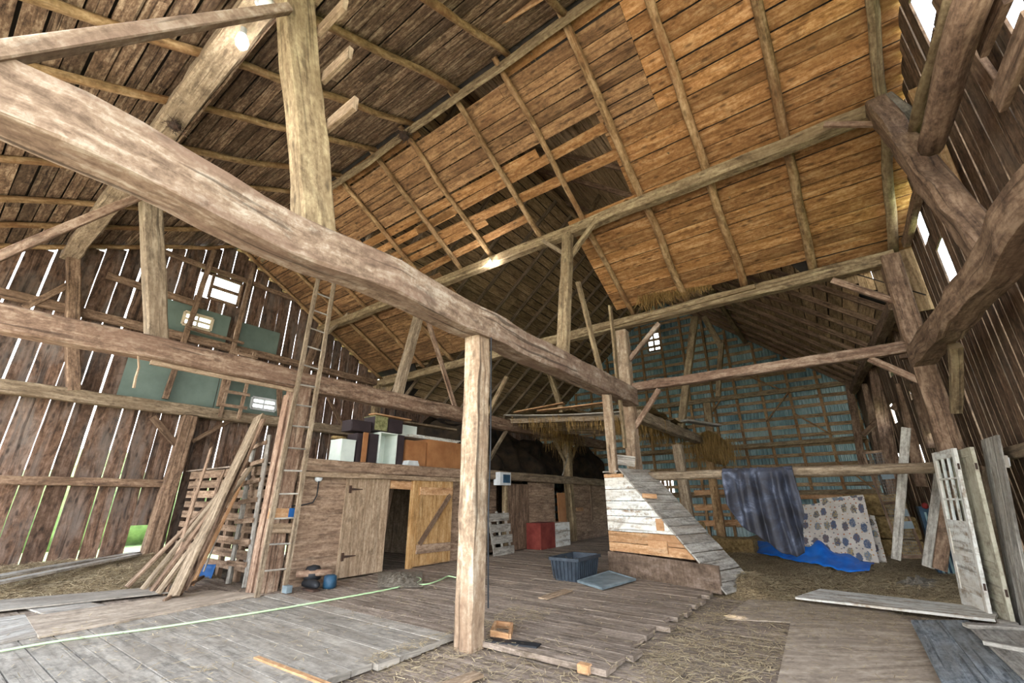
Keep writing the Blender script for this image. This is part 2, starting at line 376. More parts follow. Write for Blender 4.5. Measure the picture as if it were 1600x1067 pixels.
# ------------------------------------------------------------------ roofs
def slope(m, xa, xb, y0, y1, zf, bw, dz=.085, gap=.015, th=.022, seglen=3.6, skip=None):
    """boards along X laid on the slope between y0 and y1 (y1 further down)"""
    n = max(1, int(abs(y1-y0)/math.cos(.48)/bw)); sgn = 1 if y1 > y0 else -1
    for k in range(n):
        ya = y0+(y1-y0)*k/n; yb = y0+(y1-y0)*(k+1)/n; c = (ya+yb)/2
        A = V((0, ya, zf(ya)+dz)); B = V((0, yb, zf(yb)+dz)); wd = (B-A).length*(1-gap/bw); upn = V((0, -(B-A).z, (B-A).y)); upn = upn*(1 if upn.z > 0 else -1)
        s0 = xa-R.uniform(0, .1)
        lo, hi = (xa, xb)
        s0 = lo
        while s0 < hi-.05:
            e = min(s0+R.uniform(seglen*.6, seglen*1.4), hi)
            if hi-e < .7: e = hi
            if not (skip and skip((s0+e)/2, c)):
                j = R.uniform(-.008, .008)
                m.stick((s0+.002, c+j, zf(c)+dz+R.uniform(0, .006)), (e-.002, c+j, zf(c)+dz+R.uniform(0, .006)), wd*R.uniform(.965, .998), th, up=upn)
            s0 = e
deck('floor', -13.0, -7.56, -1.6, 4.1, -.005, .26, 'deck_brown')
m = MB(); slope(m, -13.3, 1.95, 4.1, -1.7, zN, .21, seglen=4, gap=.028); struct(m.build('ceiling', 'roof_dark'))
# far slope: warm boards right of the opening, browner above and to the left
m = MB(); slope(m, -2.15, 1.95, 5.9, 7.0, zF, .26, seglen=9); slope(m, -3.6, 1.95, 7.0, 9.35, zF, .26, seglen=9); slope(m, .35, 1.95, 9.36, 9.62, zF, .26, seglen=9); slope(m, -1.2, 1.95, 4.15, 5.9, zF, .26, seglen=6); struct(m.build('ceiling', 'roof_warm'))
m = MB(); slope(m, -7.9, -1.2, 4.42, 5.50, zF, .22, seglen=4.5, skip=lambda x, y: y > 5.3 and -6.0 < x < -5.2)
slope(m, -2.15, -1.2, 5.50, 5.9, zF, .2, seglen=3)
slope(m, -13.3, -8.9, 5.45, 9.35, zF, .24, seglen=4); slope(m, -13.3, -7.9, 4.15, 5.45, zF, .24, seglen=4); slope(m, -8.9, -7.4, 6.95, 9.35, zF, .24, seglen=4); struct(m.build('ceiling', 'roof_mid'))
m = MB(); slope(m, -8.5, -5.45, 4.14, 4.4, zF, .24, seglen=6); slope(m, -3.35, -1.2, 4.14, 4.4, zF, .24, seglen=6)
struct(m.build('ceiling', 'roof_warm'))
# loose open slats of the opening, each one board
i = 0
for (xa, xb, y, wd, y2) in [(-9.0, -3.45, 5.62, .2, 5.62), (-7.15, -2.1, 5.86, .19, 5.74), (-8.9, -5.9, 5.88, .17, 5.86), (-8.9, -2.0, 6.14, .2, 6.22), (-8.9, -5.3, 6.40, .17, 6.32), (-8.9, -4.4, 6.80, .18, 6.60)]:
    upn = V((0, .5234, 1))
    tag(MB().stick((xa, y, zF(y)+.08), (xb, y2, zF(y2)+.08), wd, .025, up=upn, seg=4).build('roof_slat', 'roof_warm'),
        'open brown slat over the roof opening, %s down from the closed boards' % ORD[i], 'slat', 'open slats over the roof opening'); i += 1
# dark shingle cover outside the main roof
def poly(m, pts, rnd=.5): m.add([V(p) for p in pts], [list(range(len(pts)))], [[(p[0], p[1]) for p in pts]], rnd)
m = MB(); e = .16
poly(m, [(-13.4, 4.1, zN(4.1)+e), (2, 4.1, zN(4.1)+e), (2, -1.8, zN(-1.8)+e), (-13.4, -1.8, zN(-1.8)+e)])
for pl in ([(-3.0, 4.1), (.25, 9.7), (2, 9.7), (2, 4.1)], [(-8.0, 4.1), (-11.2, 9.7), (-13.4, 9.7), (-13.4, 4.1)]):
    poly(m, [(x, y, zF(y)+e) for x, y in pl])
struct(m.build('ceiling', 'shingle', solid=.03))
# added bay: two slopes, boards along Y, rafters across
m = MB()
for side in (1, -1):
    x = 0.
    while x < 7.25:
        wd = .235; xc = AX+side*(x+wd/2)
        z = zA(xc); ys = max(4.2, 4.1+(8.4-z)/.5234+.12)
        upn = V((side*AS, 0, 1))
        s0 = ys
        while s0 < 20.2:
            e = min(s0+R.uniform(3, 5), 20.25)
            if 20.25-e < .8: e = 20.25
            m.stick((xc, s0, z+.09), (xc, e, z+.09), wd*1.29*R.uniform(.86, .97), .022, up=upn); s0 = e
        x += wd
struct(m.build('ceiling', 'roof_far'))
m = MB()
for side in (1, -1):
    xe = AX+side*7.35; e = .16
    poly(m, [(x, y, zA(x)+e) for x, y in ((AX, 4.1), (AX+side*2.65, 4.2), (AX+side*6.0, 9.62), (xe, 9.62), (xe, 20.3), (AX, 20.3))])
poly(m, [(AX-2.7, 4.12, 8.4), (AX+2.7, 4.12, 8.4), (AX, 4.12, AZ+.1)])
struct(m.build('ceiling', 'shingle', solid=.02))

# ------------------------------------------------------------------ board walls
def vboards(m, A, B, zb, zt, bw, gap, holes=(), edge=.0, lean=0, th=.025, wide=None, seg=8):
    """upright boards between plan points A and B; zb, zt give heights at distance t; holes are (t0, t1, z0, z1)"""
    A, B = V((*A, 0)), V((*B, 0)); L = (B-A).length; d = (B-A)/L; nrm = V((-d.y, d.x, 0)); t = 0
    while t < L:
        wd = R.uniform(bw*.75, bw*1.2); gp = abs(R.gauss(gap, gap*.6))+.004
        if wide and R.random() < wide: gp *= 1.7
        c = t+wd/2
        if c > L: break
        spans = [(zb(c), zt(c))]
        for (h0, h1, z0, z1) in holes:
            if c+wd/2 > h0+.02 and c-wd/2 < h1-.02:
                ns = []
                for (a, b) in spans:
                    if z1 <= a or z0 >= b: ns.append((a, b)); continue
                    if z0 > a: ns.append((a, z0))
                    if z1 < b: ns.append((z1, b))
                spans = ns
        ln = R.uniform(-.006, .006)
        for a, b in spans:
            if b-a < .05: continue
            q0 = A+d*(c+ln)+V((0, 0, a)); q1 = A+d*(c-ln)+V((0, 0, b))
            q0 += nrm*R.uniform(-.008, .008)
            m.stick(q0, q1, wd, th, up=nrm, seg=max(1, int(seg*(b-a)/6)), edge=edge)
        t += wd+gp
# left gable wall: girts at Y positions run from -1.6 to 9.5
YL = -1.7
holes = [(3.69-YL, 4.42-YL, 6.62, 7.32), (3.22-YL, 3.98-YL, 5.66, 6.08), (5.28-YL, 6.05-YL, 3.78, 4.15), (3.42-YL, 3.62-YL, .2, .85)]
m = MB(); vboards(m, (-13.12, YL), (-13.12, 9.6), lambda t: .16+.02*nz(t*3), lambda t: zM(t+YL)+.06, .37, .014, holes, edge=.05, wide=.3, seg=26)
struct(m.build('wall_left', 'wall_wood'), 'gable wall of dark upright boards with daylight between them')
# addition's left wall, dark
m = MB(); vboards(m, (-12.75, 9.6), (-12.75, 20.2), lambda t: -.2, lambda t: 4.7, .25, .004, seg=2); struct(m.build('wall_left', 'wall_wood'))
m = MB(); vboards(m, (-13.12, 9.6), (-12.75, 9.62), lambda t: -.2, lambda t: 4.9, .2, .004, seg=2); struct(m.build('wall_left', 'wall_wood'))
# right gable wall
m = MB(); vboards(m, (1.9, 9.6), (1.9, 2.9), lambda t: -.2, lambda t: zM(9.6-t)+.06, .23, .016, [(9.6-5.75, 9.6-5.3, 6.35, 7.1), (9.6-8.75, 9.6-8.45, 5.2, 6.3), (9.6-8.32, 9.6-8.1, 4.1, 4.9), (9.6-4.35, 9.6-4.1, 4.9, 5.6)], edge=.12, wide=.3, seg=24)
struct(m.build('wall_right', 'wall_wood_r'), 'right gable wall of weathered upright boards with bright gaps')
m = MB(); vboards(m, (1.12, 20.2), (1.9, 9.62), lambda t: -.2, lambda t: 5.6, .17, .011, [(2.2, 2.42, 2.6, 3.1), (3.3, 3.4, 3.2, 3.4), (3.9, 4.0, 2.9, 3.05), (4.2, 4.3, 2.2, 2.5), (5.0, 5.2, 3.2, 3.7), (5.9, 6.0, 2.7, 2.8), (6.6, 6.8, 2.1, 2.5), (7.4, 7.5, 3.4, 3.6), (7.9, 8.0, 2.4, 2.6), (8.8, 9.0, 2.9, 3.1), (9.2, 9.4, 1.9, 2.2), (6.2, 6.3, 4.2, 4.5)], edge=.35, wide=.2, seg=24)
struct(m.build('wall_right', 'wall_wood_r'))
m = MB(); vboards(m, (-13.1, 9.64), (-10.6, 9.64), lambda t: min(4.45+.83*t, 5.7), lambda t: 5.78, .25, .002, seg=1); vboards(m, (-.3, 9.64), (1.95, 9.64), lambda t: max(6.15-.83*t, 4.35), lambda t: 5.78 if t > .4 else 6.2, .22, .002, seg=1)
struct(m.build('wall_upper', 'roof_far'))
# far tin wall with studs and girts
YM = 20.0
wb = MB()
def cor(a, b):
    x = -12.8+14.0*a; return (x, YM+.05+.03*math.sin(x*52), 0.0)
NX = 460; pts = []; F = []; U = []
for i in range(NX+1):
    x, y, _ = cor(i/NX, 0); zt = zA(x)+.1; zb = -.2 if not (-7.5 < x < -5.9) else 2.3
    pts += [V((x, y, zb)), V((x, y, zt))]
for i in range(NX):
    F.append([2*i, 2*i+1, 2*i+3, 2*i+2]); U.append([(0, i*.03), (3, i*.03), (3, i*.03+.03), (0, i*.03+.03)])
# a loft window opening under the ridge is cut by leaving the sheets out
wx0, wx1 = P(1012, 535, 1, YM).x, P(1032, 535, 1, YM).x; wz0, wz1 = P(1020, 549, 1, YM).z, P(1020, 520, 1, YM).z
F2 = []; U2 = []; extra = []
for f, u in zip(F, U):
    x = pts[f[0]].x
    if wx0 < x < wx1:
        a, b, c, d = [pts[k].copy() for k in f]
        n0 = len(pts); pts += [a, V((a.x, a.y, wz0)), V((d.x, d.y, wz0)), d]; F2.append([n0, n0+1, n0+2, n0+3]); U2.append(u)
        n0 = len(pts); pts += [V((a.x, a.y, wz1)), b, c, V((d.x, d.y, wz1))]; F2.append([n0, n0+1, n0+2, n0+3]); U2.append(u)
    else: F2.append(f); U2.append(u)
wb.add(pts, F2, U2, .5); wall_back = struct(wb.build('wall_back', 'tin', solid=.004), 'far wall of teal corrugated sheet on brown studs and girts')
sm = MB(); vboards(sm, (-7.5, YM+.05), (-5.9, YM+.05), lambda t: .9, lambda t: 2.3, .13, .05, seg=1); sm.build('louver_board', 'gran_board', wall_back)
m = MB(); k = 0
while True:
    z = .35+k*.36; k += 1
    if z > AZ-.3: break
    xh = (AZ-z)/AS-.12; xa, xb = max(-12.7, AX-xh), min(1.1, AX+xh)
    gm = MB().stick((xa, YM-.035, z), (xb, YM-.035, z+R.uniform(-.03, .03)), .03, .13, up=V((0, 0, 1)), seg=5, wob=.03)
    gm.build('girt', 'roof_far', wall_back)
for k in range(15):
    x = -12.3+k*.95
    if x > 1.1: break
    MB().stick((x, YM-.10, -.1), (x+R.uniform(-.05, .05), YM-.10, zA(x)), .1, .09, up=V((0, 1, 0)), seg=3, wob=.03).build('stud', 'pole', wall_back)
for z, hh in ((5.35, .16), (3.35, .15), (1.55, .16)):
    MB().stick((-12.6, YM-.19, z-.1), (1.05, YM-.19, z), .12, hh, seg=8, wob=.04).build('rail', 'hewn_yellow', wall_back)
for (a, b) in (((-1.9, 4.2), (-.9, 5.3)), ((-4.3, 4.3), (-3.4, 5.3)), ((.1, 3.5), (-.9, 4.4)), ((-1.2, 5.4), (-2.6, 6.4)), ((.9, 1.6), (.0, 2.6))):
    MB().stick((a[0], YM-.22, a[1]), (b[0], YM-.22, b[1]), .05, .1, up=V((0, 1, 0)), seg=2).build('brace', 'pole', wall_back)
# window frame under the ridge
fr = MB()
for a, b in (((wx0, wz0), (wx1, wz0)), ((wx0, wz1), (wx1, wz1)), ((wx0, wz0), (wx0, wz1)), ((wx1, wz0), (wx1, wz1)), (((wx0+wx1)/2, wz0), ((wx0+wx1)/2, wz1))):
    fr.stick((a[0], YM-.02, a[1]), (b[0], YM-.02, b[1]), .08, .06, up=V((0, 1, 0)))
struct(fr.build('window_1', 'hewn_gray'))

# ------------------------------------------------------------------ rafters
pole_n = 0
xsF = [1.62, .42, -.82, -2.0, -3.25, -4.3, -5.7, -6.68, -7.95, -9.3, -10.6, -11.8, -12.9]
for i, x in enumerate(xsF):
    yb = 9.62
    rr = .135 if i < 4 else .11
    a = V((x+R.uniform(-.03, .03), 4.02, 8.43)); mid_bad = (i in (5, 6, 7))
    b = V((x+R.uniform(-.04, .04), yb, zF(yb)))
    if i in (5, 6, 7): b = V((x+.0, 7.25, zF(7.25)))        # these poles end on the purlin
    if i == 1: pass
    nm = 'rafter'
    timber(nm, 'peeled pole rafter of the far slope, %s from the right gable wall' % ORD[i], 'rafter', a, b, rr, rr, 'pole' if i else 'hewn_yellow', 'pole rafters of the far slope', n=8, wob=.05, hew=.012, taper=1.12, seg=14)
xsN = [1.62, .42, -.82, -1.95, -3.05, -4.15, -5.42, -6.58, -7.85, -9.0, -10.4, -11.6, -12.85]
for i, x in enumerate(xsN):
    a = V((x, 4.16, 8.42)); b = V((x+R.uniform(-.08, .08), -1.6, zN(-1.6)))
    timber('rafter', 'crooked pole rafter of the near slope, %s from the right gable wall' % ORD[i], 'rafter', a, b, .11, .11, 'pole', 'pole rafters of the near slope', n=8, wob=.09, hew=.012, taper=1.1, seg=14)
# rafters of the added bay
for side, wd in ((1, 'right'), (-1, 'left')):
    k = 0; y = 10.3
    ys = [5.6, 6.8, 8.0, 9.2, 10.2, 11.2, 12.2, 13.2, 14.2, 15.2, 16.2, 17.2, 18.2, 19.2] if side < 0 else [10.6, 11.6, 12.6, 13.6, 14.6, 15.6, 16.6, 17.6, 18.6, 19.5, 8.6, 7.4]
    ys = sorted(ys)
    for y in ys:
        # stop where the main slope is met
        zlow = max(zF(y)+.15 if y < YE else 0, 0)
        dx = min(6.9, (AZ-zlow)/AS if zlow else 6.9)
        if dx < .4: continue
        q = V((AX+side*dx, y, zA(AX+side*dx)))
        timber('rafter', 'dark sawn rafter on the far bay %s slope, %s from the main roof' % (wd, ORD[k]), 'rafter', (AX, y, AZ), q, .08, .12, 'hewn_gray' if side < 0 else 'hewn_brown', 'rafters of the far bay, %s slope' % wd, seg=4, wob=.05); k += 1
timber('ridge_beam', 'long ridge pole at the peak of the far bay roof', 'beam', (AX, 4.4, AZ-.12), (AX, 20, AZ-.12), .12, .14, 'roof_far')
timber('purlin', 'dark purlin beam under the left slope of the far bay', 'beam', (AX-3.6, 9.0, zA(AX-3.6)-.12), (AX-3.6, 20, zA(AX-3.6)-.12), .16, .18, 'hewn_yellow')
timber('purlin', 'thick pale purlin beam under the right slope of the far bay', 'beam', (AX+3.4, 9.8, zA(AX+3.4)-.12), (AX+3.4, 20, zA(AX+3.4)-.12), .16, .18, 'hewn_yellow')
timber('wall_plate', 'eave plate along the left wall top of the far bay', 'beam', (-12.45, 9.7, 4.72), (-12.45, 20, 4.72), .2, .2, 'hewn_gray')
timber('wall_plate', 'eave plate along the right wall top of the far bay', 'beam', (1.45, 9.8, 4.66), (.95, 20, 4.9), .2, .2, 'hewn_brown')

# ------------------------------------------------------------------ main timber frame
def B(name, label, cat, p0, p1, w, h, mat='hewn', **kw): return timber(name, label, cat, p0, p1, w, h, mat, **kw)
B('tie_beam', 'huge hand-hewn pale tie beam crossing the barn above the front post', 'beam', (X1, -1.6, 3.57), (X1-.02, 9.36, 3.52), .32, .38, 'hewn_pale', seg=40, hew=.022, wob=.05, cham=.012)
B('tie_beam', 'long hewn reddish tie beam behind the wooden ladder', 'beam', (X2, -1.6, 3.5), (X2, 17.6, 3.48), .28, .34, 'hewn', seg=50, hew=.02, wob=.04)
B('tie_beam', 'grey hewn tie beam across the left board wall', 'beam', (X3+.12, -1.6, 3.48), (X3+.12, 9.5, 3.5), .22, .27, 'hewn_gray', seg=30, hew=.02)
B('girt', 'brown rail across the low part of the left board wall', 'beam', (X3+.05, -1.6, 1.76), (X3+.05, 3.72, 1.76), .16, .17, 'hewn_brown', seg=14)
B('girt', 'dark girt high on the left board wall below the roof', 'beam', (X3+.02, -1.6, 5.33), (X3+.02, 9.4, 5.36), .12, .2, 'hewn_brown', seg=20)
B('girt', 'short upper girt beside the high window of the left wall', 'beam', (X3+.02, 1.6, 6.35), (X3+.02, 3.6, 6.3), .1, .16, 'hewn_brown')
B('girt', 'top girt above the high window of the left wall', 'beam', (X3+.02, 1.9, 7.42), (X3+.02, 6.1, 7.42), .1, .13, 'hewn_brown')
B('post', 'brown post of the left wall beside the slatted pen wall', 'post', (X3+.15, 3.78, .1), (X3+.15, 3.9, 3.35), .3, .26, 'hewn_brown', up=V((1, 0, 0)))
B('post', 'far corner post of the left board wall', 'post', (X3+.15, 9.35, -.05), (X3+.15, 9.35, 5.2), .26, .26, 'hewn_yellow', up=V((1, 0, 0)))
B('stud', 'upright stud on the near side of the high window', 'stud', (X3+.08, 3.32, 3.7), (X3+.08, 3.5, 7.95), .12, .1, 'hewn_brown', up=V((1, 0, 0)))
B('stud', 'upright stud on the far side of the high window', 'stud', (X3+.08, 4.5, 3.7), (X3+.08, 4.55, 8.0), .12, .1, 'hewn_brown', up=V((1, 0, 0)))
B('post', 'pale weathered front post standing free under the huge tie beam', 'post', (X1-.03, 3.99, -.07), (X1-.03, 3.99, 3.38), .25, .24, 'hewn_light', up=V((1, 0, 0)), hew=.02, seg=16)
B('post', 'tall pale post behind the slanted chute', 'post', (X1-.15, YE, -.07), (X1-.12, YE, 5.2), .25, .27, 'hewn_light', up=V((1, 0, 0)), hew=.02)
B('post', 'short light post on the chute top holding the huge beam end', 'post', (-3.76, 8.72, 1.9), (X1, 7.95, 3.36), .15, .17, 'hewn_light', up=V((1, 0, 0)))
B('post', 'rough post the wooden ladder leans on', 'post', (X2, 3.98, -.07), (X2, 4.02, 3.35), .34, .32, 'hewn', up=V((1, 0, 0)), hew=.025, seg=14)
B('post', 'brown post standing behind the pale front post', 'post', (X2, YE, -.07), (X2, YE, 5.2), .22, .22, 'hewn_gray', up=V((1, 0, 0)))
B('post', 'yellowish post with braces in front of the plank pen wall', 'post', (X2+.05, 14.2, -.07), (X2, 14.2, 3.32), .26, .26, 'hewn_yellow', up=V((1, 0, 0)))
B('post', 'massive leaning corner post by the right wall', 'post', P(1492, 725, 1, YE), P(1388, 402, 1, YE), .28, .30, 'hewn_brown', up=V((0, 1, 0)), hew=.02)
B('post', 'foot of the massive corner post behind the leaning doors', 'post', (XR+.05, YE+.06, -.1), (XR+.02, YE+.06, 1.5), .26, .26, 'hewn_brown', up=V((0, 1, 0)))
# plates and purlins
B('wall_plate', 'long hewn plate beam under the far eave of the main roof', 'beam', (-13, YE, 5.33), (1.6, YE, 5.42), .22, .25, 'hewn_yellow', seg=50, hew=.02)
B('plank', 'thin plank lying on top of the far eave plate', 'plank', P(905, 522, 1, YE-.12), P(1180, 448, 1, YE-.12), .10, .09, 'hewn_yellow')
B('purlin', 'long hewn purlin halfway up the far roof slope', 'beam', (-13, 6.95, 6.66), (1.6, 6.95, 6.68), .2, .22, 'hewn_yellow', seg=50, hew=.018)
B('purlin', 'heavy grey purlin under the near roof slope', 'beam', (-13, .93, 6.56), (1.6, .93, 6.56), .3, .25, 'hewn_gray', seg=50, hew=.02)
B('plank', 'old plank nailed along the purlin under the near slope', 'plank', (-9.0, 1.11, 6.6), (-3.6, 1.11, 6.62), .03, .2, 'roof_dark', up=V((0, 0, 1)))
B('ridge_board', 'straight sawn board running just below the roof peak', 'beam', (-8.2, 4.12, 8.22), (-.4, 4.12, 8.3), .06, .17, 'hewn_yellow')
a, b = P(740, 57, 1, 3.55), P(850, -8, 1, 3.55)
B('plank', 'short yellow plank under the near slope beside the peak', 'plank', a, b, .03, .17, 'new_board', up=V((0, 0, 1)))
# canted queen posts
B('queen_post', 'thick yellowish queen post rising from the huge tie beam', 'post', (X1-.02, 1.66, 3.72), (X1-.02, .98, 6.45), .2, .33, 'hewn_yellow', up=V((0, 1, 0)), hew=.02, seg=12)
B('queen_post', 'slim queen post with two small braces over the far end of the huge beam', 'post', (X1, 6.22, 3.7), (X1-.12, 6.9, 6.56), .19, .19, 'hewn_yellow', up=V((0, 1, 0)))
B('queen_post', 'hewn queen post on the second tie beam, near the left wall', 'post', (X2, 1.74, 3.64), (X2, 1.0, 6.45), .22, .26, 'hewn_gray', up=V((0, 1, 0)))
B('queen_post', 'queen post on the second tie beam beside the ladder top', 'post', (X2, 6.3, 3.62), (X2, 6.92, 6.56), .2, .2, 'hewn_gray', up=V((0, 1, 0)))
B('queen_post', 'dark queen post against the left board wall', 'post', (X3+.14, 1.7, 3.58), (X3+.14, .98, 6.45), .2, .22, 'hewn_brown', up=V((0, 1, 0)))
B('queen_post', 'far queen post against the left board wall', 'post', (X3+.14, 6.3, 3.58), (X3+.14, 6.9, 6.56), .18, .2, 'hewn_brown', up=V((0, 1, 0)))
for i, zz in enumerate((6.3, 5.93, 5.4, 4.88)):
    yq = 1.66-.68*(zz-3.72)/2.73+.2
    B('cleat', 'short board end sticking out of the thick queen post, %s from the top' % ORD[i], 'board', (X1+.05, yq, zz), (X1+.5, yq, zz), 0.05, .15, 'gran_door' if i else 'hewn_yellow', wob=0, hew=.002)
# sloping struts to the near eave
A0 = P(450, 15, 0, X1+.12); A1 = P(0, 85, 0, X1+.12); A1 = A1+(A1-A0)*.35
B('strut', 'pale sawn strut from the thick queen post down to the near eave', 'beam', A0+V((0, 0, .015)), A1, .09, .075, 'hewn_pale', wob=.006, hew=.003, taper=1.45)
A0 = P(220, 306, 0, X2+.12); A1 = P(0, 400, 0, X2+.12); A1 = A1+(A1-A0)*.3
B('strut', 'pale sawn strut from the queen post near the left wall down to the eave', 'beam', A0, A1, .09, .11, 'hewn', wob=.008, hew=.004)
B('brace', 'flat brace board from the slim queen post down to the huge beam', 'brace', P(903, 440, 0, X1+.02), P(942, 592, 0, X1+.02), .05, .16, 'hewn_yellow', up=V((0, 1, 0)))
B('brace', 'flat brace board beside the queen post near the ladder top', 'brace', P(668, 500, 0, X2+.02), P(714, 645, 0, X2+.02), .05, .14, 'hewn', up=V((0, 1, 0)))
B('stud', 'thin long stud standing before the tall pale post', 'stud', P(953, 478, 0, X1), P(977, 700, 0, X1), .05, .12, 'hewn_yellow', up=V((0, 1, 0)))
B('brace', 'small brace right of the slim queen post up to the purlin', 'brace', P(892, 400, 1, 6.9), P(932, 343, 1, 6.9), .09, .1, 'hewn_yellow', wob=.005)
B('brace', 'small thin brace left of the slim queen post', 'brace', P(884, 398, 1, 6.88), P(848, 376, 1, 6.88), .06, .08, 'hewn_gray', wob=.005)
B('brace', 'crossed thin board seen behind the slim queen post', 'brace', P(883, 405, 1, 7.6), P(960, 262, 1, 10.2), .03, .12, 'hewn_yellow')
B('brace', 'brace from the ladder-side queen post up to the purlin', 'brace', P(512, 520, 1, 6.9), P(545, 490, 1, 6.9), .09, .1, 'hewn_gray', wob=.005)
B('brace', 'upper brace from the tall pale post to the eave plate', 'brace', P(984, 562, 1, YE), P(1030, 505, 1, YE), .08, .11, 'hewn_pale', wob=.005)
B('brace', 'lower brace from the tall pale post to the cross beam', 'brace', P(992, 668, 1, YE), P(1030, 608, 1, YE), .08, .11, 'hewn', wob=.005)
B('brace', 'upper brace from the corner post to the eave plate', 'brace', P(1402, 472, 1, YE), P(1300, 438, 1, YE), .08, .11, 'hewn', wob=.005)
B('brace', 'lower brace from the corner post to the cross beam', 'brace', P(1452, 602, 1, YE), P(1358, 560, 1, YE), .08, .11, 'hewn', wob=.005)
B('brace', 'curved brace between the front post line and the eave plate', 'brace', P(757, 658, 1, YE), P(792, 588, 1, YE), .08, .11, 'hewn_yellow')
B('brace', 'brace under the second tie beam behind the front post', 'brace', P(764, 718, 0, X2), P(794, 668, 0, X2), .08, .1, 'hewn_gray', wob=.005)
B('cross_beam', 'hewn cross beam between the tall pale post and the corner post', 'beam', P(990, 606, 1, YE), P(1424, 541, 1, YE), .18, .19, 'hewn', seg=24, hew=.012)
B('hay_rail', 'round bark-covered rail carrying the hanging blanket', 'rail', P(1012, 744, 1, YE-.02), P(1472, 730, 1, YE-.02), .17, .17, 'hewn_gray', n=10, hew=.012)
B('brace', 'sloping brace high on the left board wall near its tie beam', 'brace', P(115, 440, 0, X3+.1), P(38, 480, 0, X3+.1), .06, .12, 'hewn_brown')
B('brace', 'short brace from the left wall tie beam to its brown post', 'brace', P(238, 652, 0, X3+.16), P(278, 697, 0, X3+.16), .07, .14, 'hewn_brown')
B('brace', 'thin brace right of the brown post on the left wall', 'brace', P(362, 656, 0, X3+.1), P(300, 690, 0, X3+.1), .05, .1, 'hewn_brown')
B('brace', 'brace leaning against the left wall behind the ladder', 'brace', P(436, 570, 0, X3+.1), P(438, 650, 0, X3+.1), .05, .16, 'hewn_brown')
B('brace', 'diagonal brace on the left wall right of the ladder', 'brace', P(512, 618, 0, X3+.1), P(535, 665, 0, X3+.1), .05, .12, 'hewn_brown')
B('brace', 'brace under the peak from the left wall to the roof', 'brace', P(330, 378, 0, X3+.15), P(352, 362, 0, X3+.15), .06, .1, 'hewn_gray')
B('brace', 'brace in the angle between the left wall and the far slope', 'brace', P(408, 408, 0, X3+.5), P(432, 390, 0, X3+.9), .06, .1, 'hewn_yellow')
# right gable framing
B('tie_beam', 'dark rough tie beam running toward the viewer along the right wall', 'beam', P(1440, 556, 0, 1.36), V((1.58, 2.7, 3.3)), .29, .30, 'hewn_brown', seg=24, hew=.04, wob=.06)
B('knee_brace', 'short upright knee block under the dark tie beam at the corner post', 'brace', P(1492, 540, 0, 1.5), P(1494, 642, 0, 1.5), .12, .1, 'hewn_yellow')
B('queen_post', 'broad rough queen post leaning down to the dark tie beam', 'post', V((1.5, 6.75, 6.6)), P(1548, 395, 0, 1.5), .24, .26, 'hewn_brown', up=V((0, 1, 0)), hew=.03)
B('cap_block', 'whitened block where the far purlin meets the right wall', 'block', P(1382, 158, 1, 6.85), P(1415, 185, 1, 6.6), .2, .2, 'gray_board', wob=0, hew=.01)
B('strut', 'thick dark log strut slanting up along the right gable wall', 'beam', P(1452, 228, 0, 1.45), P(1530, -30, 0, 1.45), .23, .23, 'hewn_brown', n=10, hew=.02)
B('strut', 'thin mottled pole beside the thick log strut', 'beam', P(1428, 205, 0, 1.6), P(1492, -20, 0, 1.6), .13, .13, 'hewn_yellow', n=8)
B('cleat', 'flat board end pointing left from the far purlin end', 'board', P(1288, 195, 1, 6.7), P(1392, 194, 1, 6.7), .05, .08, 'hewn', wob=0, hew=.003)
B('stud', 'dark board crossing the upper right gable wall downward', 'board', P(1462, -10, 0, 1.75), P(1558, 142, 0, 1.75), .05, .2, 'hewn_brown', up=V((0, 1, 0)))
B('stud', 'dark short plank hanging at the top of the right gable wall', 'board', P(1570, -10, 0, 1.6), P(1534, 78, 0, 1.6), .05, .16, 'hewn_brown', up=V((0, 1, 0)))
B('stud', 'dark slanting plank at the top right of the gable wall', 'board', P(1612, 30, 0, 1.6), P(1562, 158, 0, 1.6), .05, .2, 'hewn_brown', up=V((0, 1, 0)))
B('girt', 'high girt along the right gable wall', 'beam', (1.8, 9.4, 5.6), (1.8, 3, 5.6), .1, .16, 'hewn_brown')
B('girt', 'girt along the right wall behind the leaning boards', 'beam', (1.8, 9.3, 1.9), (1.8, 3, 1.9), .1, .14, 'hewn_gray')
B('stud', 'pale stud beside the bright gap of the right wall', 'stud', (1.8, 6.5, 3.7), (1.8, 6.35, 6.3), .1, .12, 'pole', up=V((1, 0, 0)))
# far bay posts, loft beams
B('loft_beam', 'grey loft beam leading from the tall pale post to the hanging hay', 'beam', (X1, YE+.1, 3.15), (X1+.02, 16.6, 3.12), .24, .26, 'hewn_gray', seg=20)
B('post', 'grey post under the loft beam left of the blanket', 'post', toz(P(1078, 815, 1, 13), P(1058, 695, 1, 13)), P(1058, 695, 1, 13), .25, .24, 'hewn_gray', up=V((0, 1, 0)))
B('post', 'tall thin post rising from the loft beam to the far roof', 'post', P(1062, 680, 1, 13.2), P(1086, 495, 1, 13.2), .2, .18, 'hewn_yellow', up=V((0, 1, 0)))
B('post', 'post under the hanging hay end of the loft beam', 'post', toz(P(1122, 800, 1, 16), P(1106, 700, 1, 16)), P(1106, 700, 1, 16), .24, .24, 'pole', up=V((0, 1, 0)))
B('post', 'second tall thin post before the far tin wall', 'post', P(1122, 620, 1, 16), P(1127, 535, 1, 16), .16, .16, 'hewn_yellow', up=V((0, 1, 0)))
B('brace', 'brace at the head of the second tall thin post', 'brace', P(1127, 542, 1, 16), P(1100, 495, 1, 16), .2, .14, 'hewn_yellow')
B('post', 'short post piece hanging before the far tin wall', 'post', P(1110, 680, 1, 17), P(1104, 630, 1, 17), .26, .2, 'hewn_yellow', up=V((0, 1, 0)))
